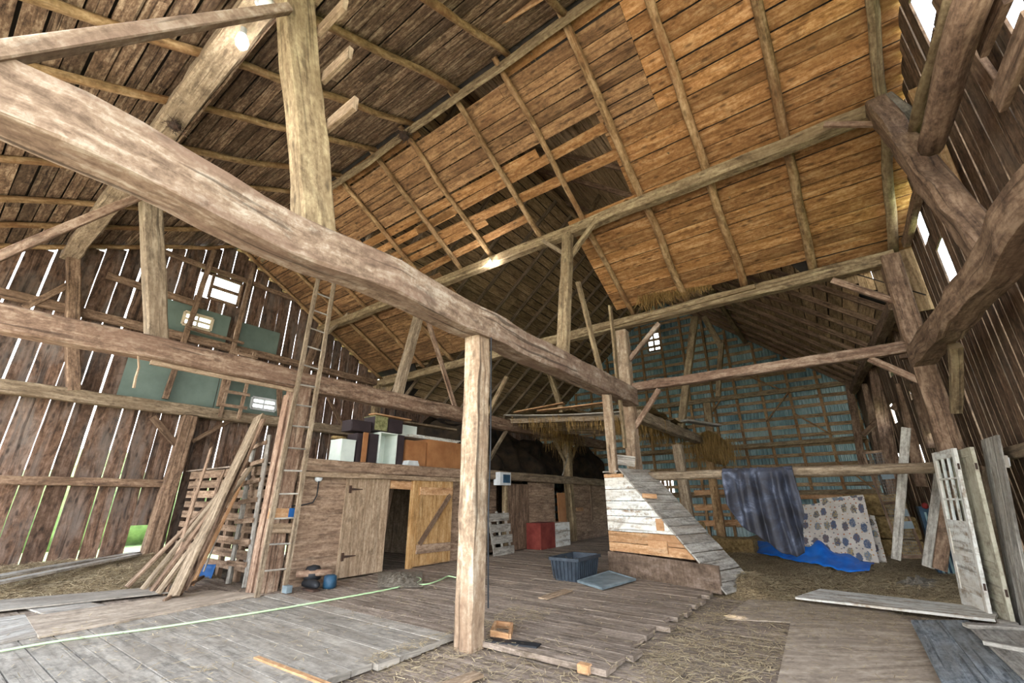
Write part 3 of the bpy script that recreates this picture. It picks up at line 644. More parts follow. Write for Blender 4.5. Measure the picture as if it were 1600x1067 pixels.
B('post', 'thin post leaning above the hay loft', 'post', P(884, 662, 1, 13.5), P(858, 580, 1, 13.5), .18, .16, 'hewn_yellow', up=V((0, 1, 0)))
for i, (u0, v0, u1, v1, y, wd) in enumerate([(1403, 790, 1368, 575, 15.5, .34), (1440, 760, 1408, 600, 13.5, .2), (1380, 740, 1352, 600, 17.5, .2), (1478, 700, 1442, 575, 11.2, .2), (1350, 740, 1325, 590, 19.0, .22), (1455, 700, 1428, 600, 12.3, .16), (1415, 560, 1392, 470, 12.0, .2), (1392, 560, 1378, 490, 14.0, .18)]):
    B('stud', 'rough dark upright on the far bay right wall, %s of the uprights' % ORD[i], 'stud', P(u0, v0, 1, y), P(u1, v1, 1, y), wd, .14, 'hewn_brown', up=V((0, 1, 0)), group='uprights of the far bay right wall')
B('brace', 'dark diagonal brace on the far bay right wall', 'brace', P(1395, 640, 1, 14.5), P(1440, 585, 1, 14.5), .14, .14, 'hewn_brown')
B('brace', 'low dark diagonal brace beside the tin wall corner', 'brace', P(1348, 680, 1, 16.5), P(1378, 650, 1, 16.5), .14, .14, 'hewn_brown')
# ================================================================== the pen (granary) under the low loft
XG = -7.82
def hboards(m, y0, y1, z0, z1, bw, x=XG, th=.03, gap=-.012, seglen=3.0):
    z = z0
    while z < z1-.04:
        hgt = min(R.uniform(bw*.85, bw*1.15), z1-z); a = y0
        while a < y1-.03:
            e = min(a+R.uniform(seglen*.7, seglen*1.3), y1)
            if y1-e < .4: e = y1
            m.stick((x+R.uniform(-.005, .005), a+.002, z+hgt/2), (x+R.uniform(-.005, .005), e-.002, z+hgt/2), th, hgt-gap, seg=2, hew=.003); a = e
        z += hgt
m = MB(); hboards(m, 4.22, 5.22, 0, 1.84, .27); hboards(m, 6.24, 6.92, 1.62, 1.84, .2); hboards(m, 6.98, 9.0, 0, 1.84, .27)
hboards(m, 9.3, 10.4, .0, 1.84, .3, x=XG-.35); hboards(m, 11.55, 13.1, .0, 1.84, .24); hboards(m, 14.35, 17.3, 0, 1.86, .26)
struct(m.build('wall_inner', 'gran_board'), 'low pen wall of horizontal planks under the loft')
m = MB()
for k in range(9): m.stick((-12.75+R.uniform(0, .1), 4.2, .22+k*.215), (-8.05, 4.2, .2+k*.215), .03, .15+R.uniform(-.03, .02), seg=6, hew=.004)
for x in (-12.4, -11.2, -10.3, -9.5, -8.4): m.stick((x, 4.26, -.05), (x+R.uniform(-.05, .05), 4.26, 2.0), .12, .08, up=V((0, 1, 0)))
struct(m.build('wall_inner', 'gran_board'), 'slatted pen wall of gapped horizontal boards')
m = MB(); vboards(m, (-12.7, 8.9), (-7.9, 8.9), lambda t: -.05, lambda t: 2.0, .25, .002, seg=1); struct(m.build('wall_inner', 'dark_board'))
m = MB()
for k in range(22):
    y = 4.25+k*.235; m.stick((-12.95, y, 2.05), (-7.95, y, 2.05), .22, .03, seg=1)
for k in range(30):
    y = 9.42+k*.26; m.stick((-12.6, y, 2.06), (-7.95, y, 2.06), .24, .03, seg=1)
tag(m.build('loft_floor', 'deck_brown'), 'board floor of the low loft on top of the plank pen', 'floor')
B('fascia_beam', 'wide plank edge of the low loft above the pen doors', 'beam', (XG+.05, 4.2, 1.98), (XG+.05, 9.35, 1.98), .16, .22, 'gran_board', seg=16, hew=.008)
B('ledger', 'narrow pale board under the low loft edge', 'board', (XG+.09, 4.2, 1.82), (XG+.09, 9.3, 1.82), .08, .09, 'gran_door', seg=10, hew=.004)
B('fascia_beam', 'crooked hewn beam edging the low loft right of the front post', 'beam', (XG+.05, 9.4, 2.0), (XG+.05, 17.2, 1.95), .22, .24, 'hewn_gray', seg=20, hew=.02)
# closed plank door
def strap_hinge(p, L, par, sgn=1):
    m = MB(); p = V(p); m.stick(p, p+V((0, L*sgn, 0)), .012, .045, taper=.4, up=V((0, 0, 1)))
    m.box(p-V((0, .02*sgn, 0)), (.02, .05, .14)); return m.build('hinge', 'iron', par)
d = thing('plank_door', (XG+.03, 5.73, 0), 'closed door of upright planks with two dark strap hinges', 'door')
m = MB()
for k in range(5): y = 5.25+k*.196; m.stick((XG+.035, y+.098, .03), (XG+.035, y+.098, 1.78), .03, .19, up=V((0, 1, 0)), seg=3)
m.build('panel', 'gran_door', d); strap_hinge((XG+.06, 5.30, 1.57), .26, d); strap_hinge((XG+.06, 5.30, .38), .26, d)
B('door_jamb', 'left jamb strip beside the closed plank door', 'board', (XG+.02, 5.22, 0), (XG+.02, 5.22, 1.8), .04, .05, 'gran_door', up=V((0, 1, 0)), wob=.003, hew=.002)
B('door_jamb', 'yellow jamb post between the dark doorway and the open door', 'post', (XG+.04, 6.92, 0), (XG+.04, 6.92, 1.8), .10, .14, 'door_orange', up=V((0, 1, 0)), wob=.005, hew=.004)
B('lintel', 'brown board over the dark doorway', 'board', (XG+.02, 6.26, 1.68), (XG+.02, 6.9, 1.66), .04, .17, 'new_board', wob=0)
B('plank', 'plank standing inside the dark doorway', 'plank', (-8.6, 6.75, 0), (-8.7, 7.05, 1.75), .05, .1, 'gran_board', up=V((0, 1, 0)))
d = thing('plank_door', (XG+.1, 7.55, 0), 'open yellow plank door with a dark diagonal brace', 'door')
m = MB()
for k in range(6): y = 6.99+k*.186; m.stick((XG+.09, y+.093, .03), (XG+.09, y+.093, 1.78), .03, .18, up=V((0, 1, 0)), seg=3)
m.build('panel', 'door_orange', d)
MB().stick((XG+.12, 7.03, 1.55), (XG+.12, 8.08, 1.55), .03, .17, seg=3).build('rail', 'new_board', d)
MB().stick((XG+.12, 7.03, .36), (XG+.12, 8.08, .34), .03, .18, seg=3).build('rail', 'gran_board', d)
q = MB().stick((XG+.125, 7.10, .45), (XG+.125, 8.0, 1.47), .03, .11, up=V((1, 0, 0)).cross(V((0, .9, 1.02))), seg=3).build('brace', 'hewn_brown', d); q['label'] = 'dark diagonal brace'
# things right of the front post
d = thing('pallet', (XG+.2, 9.9, 0), 'small grey wooden pallet leaning against the pen wall', 'pallet')
m = MB()
for k in range(4): m.stick((XG+.32-.06*k, 9.45, .1+k*.27), (XG+.32-.06*k, 10.35, .1+k*.27), .02, .2)
m.build('slat', 'gray_board', d)
for y in (9.55, 9.9, 10.25): MB().stick((XG+.30, y, 0), (XG+.05, y, 1.05), .04, .06, up=V((0, 1, 0))).build('runner', 'gray_board', d)
B('plank_door', 'brown upright plank door under the right part of the loft', 'door', (XG+.03, 10.98, .02), (XG+.03, 10.98, 1.78), .04, 1.06, 'hewn_brown', up=V((0, 1, 0)), wob=0, hew=.004)
B('post', 'thin dark post left of the brown plank door', 'post', (XG+.05, 10.3, 0), (XG+.05, 10.3, 1.85), .12, .12, 'hewn_yellow', up=V((0, 1, 0)))
m = MB(); m.stick((XG+.30, 11.35, .35), (XG+.30, 12.15, .35), .5, .70, seg=1)
d = tag(m.build('crate', 'red_flat'), 'dark red painted wooden box by the pen wall', 'box')
m = MB().stick((XG+.30, 12.2, .33), (XG+.30, 13.1, .33), .46, .66, seg=1); tag(m.build('crate', 'white_paint'), 'scuffed white painted box beside the red one', 'box')
B('plank', 'tall orange board standing next to the yellowish post', 'board', (XG+.1, 13.45, 0), (XG+.05, 13.45, 1.55), .04, .5, 'cab_wood', up=V((0, 1, 0)), wob=0, hew=.004)
B('plank', 'narrow upright batten on the far end of the pen wall', 'board', (XG+.06, 15.7, .6), (XG+.06, 15.7, 1.95), .04, .12, 'gran_board', up=V((0, 1, 0)), wob=0)
B('plank', 'reddish board scrap nailed on the far pen wall', 'board', (XG+.05, 14.5, 1.0), (XG+.05, 15.0, 1.0), .03, .12, 'new_board', wob=0, hew=.002)
for i, (a, b) in enumerate((((14.05, 2.6), (13.3, 3.3)), ((14.35, 2.6), (15.0, 3.3)))):
    B('brace', 'brace at the %s side of the yellowish post head' % ('near', 'far')[i], 'brace', (X2+.02, a[0], a[1]), (X2+.02, b[0], b[1]), .08, .12, 'hewn_yellow', wob=.005)
B('pole', 'thin rod leaning on the yellowish post', 'rod', (XG+.3, 13.2, 2.1), (XG+.1, 14.0, 2.9), .03, .03, 'gray_board', n=6)
# dark hay heap filling the loft behind
def lumps(m, fn, nu, nv, amp, fr):
    b = len(m.v); m.grid(fn, nu, nv)
    for i in range(b, len(m.v)):
        p = m.v[i]; m.v[i] = p+V((nz(p.y*fr, p.z*fr, 5), nz(p.x*fr, p.z*fr, 9), nz(p.x*fr, p.y*fr, 2)))*amp
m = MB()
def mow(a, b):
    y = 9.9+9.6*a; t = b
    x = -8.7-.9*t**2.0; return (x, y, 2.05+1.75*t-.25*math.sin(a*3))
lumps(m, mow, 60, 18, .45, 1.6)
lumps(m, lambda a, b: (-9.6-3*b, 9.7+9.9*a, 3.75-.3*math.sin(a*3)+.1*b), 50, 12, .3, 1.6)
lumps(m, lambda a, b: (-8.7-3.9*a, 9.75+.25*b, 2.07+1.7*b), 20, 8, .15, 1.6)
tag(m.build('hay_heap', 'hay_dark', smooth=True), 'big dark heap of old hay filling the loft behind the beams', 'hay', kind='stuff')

# ------------------------------------------------------------------ old cabinets on the low loft
ZL = 2.085
def cabinet(label, y0, y1, x0, x1, z0, z1, shell, front=None, back=None, shelf=None, name='cabinet', open_=True):
    """x1 is the front (towards the floor)"""
    t = thing(name, ((x0+x1)/2, (y0+y1)/2, z0), label, 'cabinet'); th = .02; cx, cy_ = (x0+x1)/2, (y0+y1)/2
    for y in (y0+th/2, y1-th/2): MB().box((cx, y, (z0+z1)/2), (x1-x0, th, z1-z0)).build('side_panel', shell, t)
    MB().box((cx, cy_, z1-th/2), (x1-x0+.01, y1-y0+.01, th)).build('top', front or shell, t)
    MB().box((cx, cy_, z0+th/2), (x1-x0-.01, y1-y0-.045, th)).build('bottom', shell, t)
    MB().box((x0+th/2, cy_, (z0+z1)/2), (th, y1-y0-.045, z1-z0-.045)).build('back_panel', front or back or shell, t)
    if shelf: MB().box((cx, cy_, shelf), (x1-x0-.05, y1-y0-.045, th)).build('shelf', front or shell, t)
    if not open_: MB().box((x1+.008, cy_, (z0+z1)/2), (.018, y1-y0-.02, z1-z0-.02)).build('door', front or shell, t)
    return t
cabinet('small pale cabinet with its white face toward the ladder', 5.18, 5.52, -8.5, -8.12, ZL, 2.56, 'cab_white', open_=False)
cabinet('narrow black cabinet beside a brown upright board', 5.56, 5.82, -8.5, -8.15, ZL, 2.72, 'cab_dark', open_=False)
B('plank', 'brown upright board with a white top end among the black cabinets', 'board', (-8.08, 5.72, ZL), (-8.08, 5.72, 2.74), .03, .12, 'cab_wood', up=V((0, 1, 0)), wob=0, hew=.001)
cabinet('black cabinet left of the open white-lined one', 5.84, 6.08, -8.5, -8.12, ZL, 2.74, 'cab_dark', open_=False)
cabinet('open cabinet with a white inside, standing between black ones', 6.1, 6.58, -8.52, -8.08, ZL, 2.80, 'cab_white')
cabinet('narrow black cabinet right of the open white-lined one', 6.6, 6.78, -8.5, -8.08, ZL, 2.78, 'cab_dark', open_=False)
cabinet('black box lying on top of the narrow cabinets', 5.42, 5.92, -8.55, -8.2, 2.765, 3.0, 'cab_dark', open_=False)
cabinet('mossy stained cabinet on top of the white-lined one', 5.96, 6.32, -8.55, -8.15, 2.83, 3.16, 'cab_dark', front='moss', open_=False)
cabinet('black cabinet on top, right of the mossy one', 6.34, 6.76, -8.55, -8.15, 2.83, 3.14, 'cab_dark', open_=False)
B('plank', 'reddish board lying over the topmost small cabinets', 'board', (-8.2, 5.9, 3.185), (-8.2, 6.95, 3.175), .25, .03, 'new_board', wob=0)
cabinet('orange-brown wooden cabinet lying on its back, left half', 6.86, 7.5, -8.6, -8.1, ZL, 2.70, 'cab_wood', open_=False)
cabinet('large orange-brown wooden cabinet beside the front post', 7.54, 8.95, -8.6, -8.1, ZL, 2.78, 'cab_wood', open_=False)
for i in range(3):
    B('plank', 'white board lying on the orange cabinets, %s of the three' % ('lowest', 'middle', 'topmost')[i], 'board', (-8.3, 6.9+i*.12, 2.805+i*.03), (-8.3, 8.7+i*.08, 2.805+i*.03), .22-.03*i, .025, 'white_paint', wob=0, hew=.001, group='white boards on the cabinets')
tag(MB().box((-8.45, 7.15, 2.98), (.03, .62, .26)).build('panel', 'cab_white'), 'pale green-white panel standing behind the white boards', 'panel')
B('plank', 'long grey plank lying high over the cabinets', 'plank', (-8.55, 6.2, 3.19), (-8.6, 9.0, 3.22), .2, .05, 'hewn_gray', wob=0)
for i in range(4):
    tag(MB().box((-7.95+R.uniform(-.01, .01), 6.92, ZL+.02+i*.032), (.2, .36-.03*i, .028)).build('paper_bundle', 'white_metal'), 'white folded bundle at the loft edge, %s of the little stack' % ('lowest', 'second', 'third', 'topmost')[i], 'bundle', 'white bundles at the loft edge')
m = MB().tube([(-8.5+.1*math.cos(a), 5.35+.14*math.sin(a), 2.62) for a in [k*.7 for k in range(10)]], .035, 6); tag(m.build('rope_coil', 'hay'), 'brown coil lying on the small pale cabinet', 'coil')

# ------------------------------------------------------------------ ladders, lumber
t = thing('ladder', (-7.6, 3.95, 0), 'tall thin wooden ladder leaning on the second tie beam', 'ladder')
La, Lb = V((-7.50, 3.70, 0)), V((-7.64, 3.90, 6.0)); Ra, Rb = V((-7.50, 4.12, 0)), V((-7.64, 4.24, 6.0))
for a, b in ((La, Lb), (Ra, Rb)): MB().stick(a, b, .05, .07, seg=12, up=V((0, 1, 0)), hew=.004, wob=.015).build('rail', 'hewn_gray', t)
for k in range(15):
    f = (.35+k*.375)/6.0; MB().stick(La.lerp(Lb, f), Ra.lerp(Rb, f+R.uniform(-.003, .003)), .03, .03, n=6).build('rung', 'gray_board', t)
t = thing('cleat_ladder', (-8.9, 4.0, 0), 'rustic ladder of two grey poles with nailed board rungs', 'ladder')
la, lb = P(357, 912, 2, .0), P(398, 690, 1, 4.12); ra, rb = P(382, 918, 2, .0), P(421, 680, 1, 4.12)
for a, b in ((la, lb), (ra, rb)): MB().stick(a, b, .085, .09, n=8, seg=10, hew=.01, wob=.03).build('rail', 'gray_board', t)
for k in range(7):
    f = .13+k*.135; MB().stick(la.lerp(lb, f)+V((-.06, -.06, 0)), ra.lerp(rb, f)+V((.04, -.06, .01)), .03, .08, up=V((0, 0, 1)), hew=.003, seg=2).build('rung', 'gran_board', t)
lum = [((198, 917), (352, 762), .15, .04, 'gran_board', 'pale narrow board at the near side of the leaning pile'),
       ((222, 922), (372, 735), .17, .04, 'hewn_gray', 'brown narrow board second in the leaning pile'),
       ((236, 925), (386, 722), .15, .04, 'hewn_brown', 'dark thin board in the middle of the leaning pile'),
       ((246, 928), (392, 730), .16, .04, 'hewn_gray', 'grey-brown board just left of the widest plank'),
       ((270, 933), (405, 650), .30, .05, 'hewn_gray', 'widest grey plank of the leaning pile'),
       ((288, 922), (412, 655), .16, .04, 'hewn_brown', 'reddish board tucked behind the widest plank'),
       ((300, 915), (384, 740), .09, .03, 'new_board', 'thin orange stick right of the leaning planks'),
       ((258, 927), (330, 700), .09, .03, 'gran_board', 'slim pointed board leaning at the back of the pile'),
       ((282, 930), (350, 735), .08, .03, 'hewn_brown', 'slim dark board behind the leaning planks')]
for i, (f, tp, wd, th, mt, lb_) in enumerate(lum):
    a = P(f[0], f[1], 2, .03); b = P(tp[0], tp[1], 1, 3.95+.05*R.random()); B('lumber', lb_, 'plank', a, b, wd, th, mt, up=V((0, -1, .35)), wob=.01, hew=.003, group='leaning lumber pile')
B('stick', 'dark broken stick lying at the foot of the leaning lumber', 'stick', P(256, 938, 2, .03), P(318, 900, 2, .12), .05, .05, 'hewn_brown', n=6)
# shovel
t = thing('shovel', P(312, 905, 2, .02), 'blue snow shovel leaning blade-down behind the lumber', 'shovel')
a, b = P(318, 893, 2, .12), P(355, 800, 1, 4.05)
MB().stick(a, b, .035, .035, n=8).build('handle', 'gray_board', t)
m = MB(); ax = (b-a).normalized(); sd = V((.8, .55, 0)).normalized(); nn = ax.cross(sd).normalized()
m.grid(lambda u, v: a+ax*(.12-.42*v)+sd*((u-.5)*.34)+nn*(.08*math.cos((u-.5)*2.4)+.03*v), 10, 6); m.build('blade', 'blue_plastic', t, solid=.006, smooth=True)
B('tool_handle', 'thin wooden tool handle beside the blue shovel', 'handle', P(300, 912, 2, .02), P(360, 775, 1, 4.06), .035, .035, 'new_board', n=8, wob=.005)
# pile at the ladder foot
t = thing('boot', (-7.3, 4.38, .0), 'dark boot lying on its side at the ladder foot', 'boot')
m = MB(); m.rings([[V((-7.5+.36*f, 4.45+.05*math.sin(f*3)+math.cos(an)*rr, .09+math.sin(an)*rr*.9)) for an in [k*math.pi/5 for k in range(10)]] for f, rr in ((0, .06), (.3, .075), (.6, .07), (.9, .06), (1.15, .03))]); m.build('upper', 'black', t, smooth=True)
MB().box((-7.3, 4.45, .015), (.36, .12, .03)).build('sole', 'iron', t)
tag(MB().box((-7.42, 4.12, .06), (.14, .09, .1)).build('can', 'tote_lid'), 'small dented white can on the floor by the ladder', 'can')
tag(MB().lathe((-7.25, 4.75, .0), [(.1, 0), (.11, .05), (.1, .18), (.06, .2)], 12).build('bucket', 'blue_dark', smooth=True), 'small dark blue pail behind the boot', 'bucket')
B('lumber', 'short round log lying behind the ladder foot', 'log', (-7.62, 4.35, .22), (-7.3, 4.8, .24), .11, .11, 'hewn', n=8, group=None)
tag(MB().lathe((-7.55, 4.6, .12), [(.13, 0), (.15, .1), (.1, .2), (.02, .22)], 10).build('bag', 'black', smooth=True), 'crumpled black bag against the pen wall by the ladder', 'bag')
B('plank', 'short pale board end nailed across the rough ladder post', 'board', (-7.68, 3.75, 1.18), (-7.68, 4.2, 1.16), .03, .16, 'new_board', wob=0)
B('plank', 'small pale board below the first one on the ladder post', 'board', (-7.68, 3.8, .95), (-7.68, 4.2, .93), .03, .15, 'gran_door', wob=0)
tag(MB().box((-7.66, 4.12, 1.18), (.04, .09, .14)).build('switch_box', 'blue_plastic'), 'small blue box fixed on the ladder post', 'box')
B('plank', 'tall board nailed upright on the near face of the ladder post', 'board', (-7.95, 3.80, 0), (-7.92, 3.82, 3.2), .18, .04, 'hewn', up=V((0, 1, 0)), wob=.01)

# ------------------------------------------------------------------ left gable details
xg = X3-.12
for i, (ys, ye, z0, z1, lb_) in enumerate([(2.45, 4.42, 3.55, 4.9, 'big grey-green wall sheet under the second tie beam'), (4.44, 6.25, 3.62, 4.75, 'grey-green sheet around the small white window'), (2.7, 4.35, 5.42, 6.25, 'grey-green sheet around the upper white window'), (4.55, 5.75, 5.42, 6.2, 'square grey-green sheet right of the high window')]):
    m = MB(); hs = [(5.34, 6.0, 3.82, 4.12), (3.28, 3.92, 5.70, 6.04)]; xs_ = xg+.035
    cut = next((h for h in hs if h[0] > ys and h[1] < ye and h[2] > z0 and h[3] < z1), None)
    def q(a, b, c, d_): m.box((xs_, (a+b)/2, (c+d_)/2), (.015, b-a, d_-c))
    if cut: q(ys, cut[0], z0, z1); q(cut[1], ye, z0, z1); q(cut[0], cut[1], z0, cut[2]); q(cut[0], cut[1], cut[3], z1)
    else: q(ys, ye, z0, z1)
    tag(m.build('wall_sheet', 'green_panel'), lb_, 'panel')
def win(n, y0, y1, z0, z1, mat, bars=True, lab=None):
    m = MB(); x = xg+.05; t = .07
    for a, b in (((y0, z0), (y1, z0)), ((y0, z1), (y1, z1)), ((y0, z0), (y0, z1)), ((y1, z0), (y1, z1))): m.stick((x, a[0], a[1]), (x, b[0], b[1]), t, t, up=V((1, 0, 0)))
    ym, zm = (y0+y1)/2, (z0+z1)/2
    if bars: m.stick((x, ym, z0), (x, ym, z1), .04, .04, up=V((1, 0, 0)))
    m.stick((x+.005, y0, zm), (x+.005, y1, zm), .05, .05 if bars else .09, up=V((0, 0, 1)))
    f = struct(m.build('window_%d' % n, mat), lab)
    MB().box((x-.02, ym, zm), (.004, y1-y0, z1-z0)).build('pane', 'pane', f)
win(2, 5.34, 6.0, 3.82, 4.12, 'white_metal', lab='small white four-pane window')
win(3, 3.28, 3.92, 5.70, 6.04, 'plaster', lab='small pale window beside the ladder studs')
win(4, 3.69, 4.42, 6.62, 7.32, 'hewn_brown', bars=False, lab='high open loft window with one crossbar')
t = thing('wall_ladder', (X3+.3, 4.75, 3.62), 'short board ladder standing on the left wall tie beam', 'ladder')
for y in (4.5, 4.95): MB().stick((X3+.28, y, 3.4), (X3+.28, y+.06, 5.3), .09, .03, up=V((1, 0, 0))).build('rail', 'gran_board', t)
for k in range(5): MB().stick((X3+.31, 4.42, 3.72+k*.36), (X3+.31, 5.1, 3.72+k*.36), .03, .08).build('rung', 'gran_board', t)
B('plank', 'short dark shelf board beside the small ladder studs', 'board', (X3+.2, 3.3, 5.55), (X3+.2, 4.7, 5.5), .1, .06, 'hewn_brown')
t_ = MB().tube([P(216, 556, 0, X2+.13), P(217, 574, 0, X2+.14), P(212, 590, 0, X2+.15), P(209, 606, 0, X2+.15)], .012, 5, taper=1.6); tag(t_.build('rag', 'gran_door'), 'torn pale rag strip hanging under the second tie beam', 'rag')
B('plank', 'thin pale board nailed under the second tie beam', 'board', P(235, 566, 0, X2+.15), P(465, 612, 0, X2+.15), .05, .06, 'gran_door', wob=.01)
# bits on the left floor
for i, (u0, v0, u1, v1, wd) in enumerate([(-40, 907, 232, 860, .2), (-40, 918, 215, 866, .17)]):
    B('plank', 'long grey plank on the hay along the left wall, %s' % ('against the boards', 'further from the boards')[i], 'plank', P(u0, v0, 2, .26-.03*i), P(u1, v1, 2, .30), wd, .04, 'gray_board', wob=.01)
def quad_board(name, label, cat, pts, z, th, mat, **kw):
    ps = [P(u, v, 2, z) for u, v in pts]; m = MB(); a, b, c, d_ = ps; up = V((0, 0, th))
    L = (b-a).length; W_ = (d_-a).length
    m.add([a, b, c, d_, a+up, b+up, c+up, d_+up], [[0, 3, 2, 1], [4, 5, 6, 7], [0, 1, 5, 4], [1, 2, 6, 5], [2, 3, 7, 6], [3, 0, 4, 7]],
          [[(0, 0), (0, W_), (L, W_), (L, 0)], [(0, 0), (L, 0), (L, W_), (0, W_)], [(0, 0), (L, 0), (L, th), (0, th)], [(0, 0), (W_, 0), (W_, th), (0, th)], [(0, 0), (L, 0), (L, th), (0, th)], [(0, 0), (W_, 0), (W_, th), (0, th)]], R.random())
    return tag(m.build(name, mat), label, cat, **kw)
quad_board('plywood_sheet', 'long tan plywood strip on the left floor', 'plywood', [(60, 998), (410, 930), (330, 924), (40, 966)], .0, .02, 'ply')
quad_board('plywood_sheet', 'blue-grey sheet at the left picture edge on the floor', 'plywood', [(-60, 1020), (58, 994), (38, 962), (-60, 975)], .0, .018, 'gray_board')
quad_board('plywood_sheet', 'pale board strip beside the hay on the left floor', 'plywood', [(-60, 962), (280, 925), (215, 921), (-60, 944)], .03, .018, 'deck')
quad_board('plywood_sheet', 'short grey sheet between the two tan strips', 'plywood', [(70, 962), (165, 948), (130, 941), (40, 952)], .0, .02, 'gray_board')
# green cord
pts = [P(-20, 1021, 2, .015), P(100, 1000, 2, .015), P(250, 980, 2, .015), P(400, 957, 2, .015), P(500, 940, 2, .015), P(600, 922, 2, .02), P(640, 912, 2, .02), P(636, 905, 2, .03), P(648, 902, 2, .03), P(658, 905, 2, .03), P(650, 913, 2, .02), P(670, 912, 2, .02), P(690, 905, 2, .02), P(700, 900, 2, .02), P(712, 902, 2, .02), P(745, 905, 2, .02)]
sm_ = []
for i in range(len(pts)-1):
    for k in range(4):
        p = pts[max(i-1, 0)]; a = pts[i]; b = pts[i+1]; c = pts[min(i+2, len(pts)-1)]; f = k/4
        sm_.append(.5*((2*a)+(b-p)*f+(2*p-5*a+4*b-c)*f*f+(3*a-p-3*b+c)*f**3))
tag(MB().tube(sm_, .011, 6).build('extension_cord', 'cord', smooth=True), 'pale green extension cord crossing the left plank floor', 'cord')

# ------------------------------------------------------------------ lamps and odds on the timbers
def bulb(label, p, r, down=(0, 0, -1), light=0):
    t = thing('lamp', p, label, 'lamp'); p = V(p); d = V(down).normalized()
    MB().lathe(p, [(r*.45, 0), (r*.5, r*.9), (r*.62, r*1.0)], 12, axis=d).build('socket', 'white_metal', t, smooth=True)
    MB().lathe(p+d*r, [(r*.5, 0), (r*.8, r*.5), (r, r*1.2), (r*.85, r*2.0), (r*.35, r*2.5), (.002, r*2.55)], 14, axis=d).build('bulb', 'bulb_glass', t, smooth=True)
    if light:
        ld = bpy.data.lights.new('fill_light', 'POINT'); ld.energy = light; ld.shadow_soft_size = .06; ld.color = (1, .97, .92)  # fill light added to brighten the roof; the bulb itself is unlit
        lo = bpy.data.objects.new('fill_light', ld); C.objects.link(lo); lo.parent = t; lo.location = d*r*3.2
    return t
p = P(766, 404, 1, 6.8); bulb('small glass jar lamp hanging from the far purlin', p, .05, light=30)
p = P(378, 46, 0, -5.0); q = P(374, 43, 1, .93)
bulb('glass bulb under the near purlin, hanging below the pale strut', P(381, 44, 2, 6.36), .07, (-.3, .2, -1), light=20)
bulb('glass bulb at the near purlin above the pale strut', P(402, 4, 2, 6.36), .07, (.5, .2, -.3))
def nest(label, p, r):
    m = MB(); p = V(p)
    for k in range(70):
        a = R.uniform(0, 6.28); o = p+V((math.cos(a)*r*R.random(), math.sin(a)*r*R.random(), R.uniform(-r*.5, r*.5))); m.straw(o, r*1.1, .006, 1.0)
    m.lathe(p-V((0, 0, r*.5)), [(.01, 0), (r*.6, r*.2), (r*.7, r*.6), (.01, r)], 10)
    tag(m.build('bird_nest', 'iron'), label, 'nest')
nest('dark tangled clump of twigs at the ridge board', P(632, 212, 2, 8.1), .15); nest('dark clump of twigs under the near purlin', P(273, 197, 2, 6.38), .11)
t = thing('work_light', P(785, 748, 0, -7.62), 'white boxy light fixture on the loft beam right of the front post', 'lamp')
c = P(785, 748, 0, -7.62); MB().box(c, (.22, .5, .34)).build('housing', 'white_metal', t); q = MB().box(c+V((.12, .04, 0)), (.02, .3, .22)).build('face', 'blue_dark', t); q['label'] = 'dark blue front panel'
t = thing('electric_socket', P(499, 747, 0, XG+.06), 'round white electric socket on the pen wall by the ladder', 'socket')
c = P(499, 747, 0, XG+.08); MB().lathe(c-V((.05, 0, 0)), [(.07, 0), (.07, .04), (.045, .06), (.002, .06)], 14, axis=(1, 0, 0)).build('cover', 'white_metal', t, smooth=True)
MB().tube([c+V((0, 0, -.05)), c+V((0, .0, -.3)), c+V((0, -.06, -.42)), c+V((0, -.3, -.47)), c+V((0, -.45, -.47))], .012, 6).build('cable', 'black', t)
MB().tube([P(766, 540, 0, X1+.16), P(764, 600, 0, X1+.15), P(768, 680, 0, X1+.14), P(760, 760, 0, X1+.14), P(757, 930, 0, X1+.13)], .009, 6)
tag(MB().tube([(X1+.15, 4.06, 3.36), (X1+.14, 4.08, 2.6), (X1+.13, 4.1, 2.0), (X1+.14, 4.06, 1.2), (X1+.14, 4.08, .3)], .009, 6).build('power_cable', 'black'), 'black cable running down the far edge of the front post', 'cable')

# ------------------------------------------------------------------ hay loft and hanging hay
t = thing('hay_loft', (-5.6, 12.4, 3.45), 'raised platform of loose old boards carrying hay between the beams', 'platform')
m = MB()
for k in range(15):
    y = 10.35+k*.32; zz = R.uniform(0, .05); m.stick((-7.95+R.uniform(-.1, .5), y, 3.72+zz), (-3.62+R.uniform(-.2, .1), y+R.uniform(-.15, .15), 3.40+zz), .27, .03, seg=5, bow=-.05)
m.build('board', 'gray_board', t)
for y in (10.6, 11.6, 12.6, 13.6): MB().stick((-8.0, y, 3.62), (-3.58, y, 3.27), .14, .13, seg=6, hew=.01).build('joist', 'hewn_gray', t)
for i, (a, b) in enumerate((((-7.4, 10.3, 3.78), (-5.9, 10.6, 3.92)), ((-6.6, 10.4, 3.75), (-4.4, 10.2, 3.68)))): B('plank', 'loose orange board lying on the hay platform, %s one' % ('raised', 'flat')[i], 'board', a, b, .2, .03, 'new_board')
m = MB(); lumps(m, lambda a, b: (-7.6+4.2*a, 10.5+4*b, 3.80-.36*a+.18*math.sin(math.pi*a)*math.sin(math.pi*b)), 30, 20, .12, 2.2)
for k in range(900): x = R.uniform(-7.5, -3.4); m.straw((x, R.uniform(10.3, 12), 3.84-.085*(x+7.6)+R.uniform(-.05, .1)), .22, .007, .6)
tag(m.build('hay', 'hay'), 'layer of hay lying on the raised board platform', 'hay', kind='stuff')
m = MB()
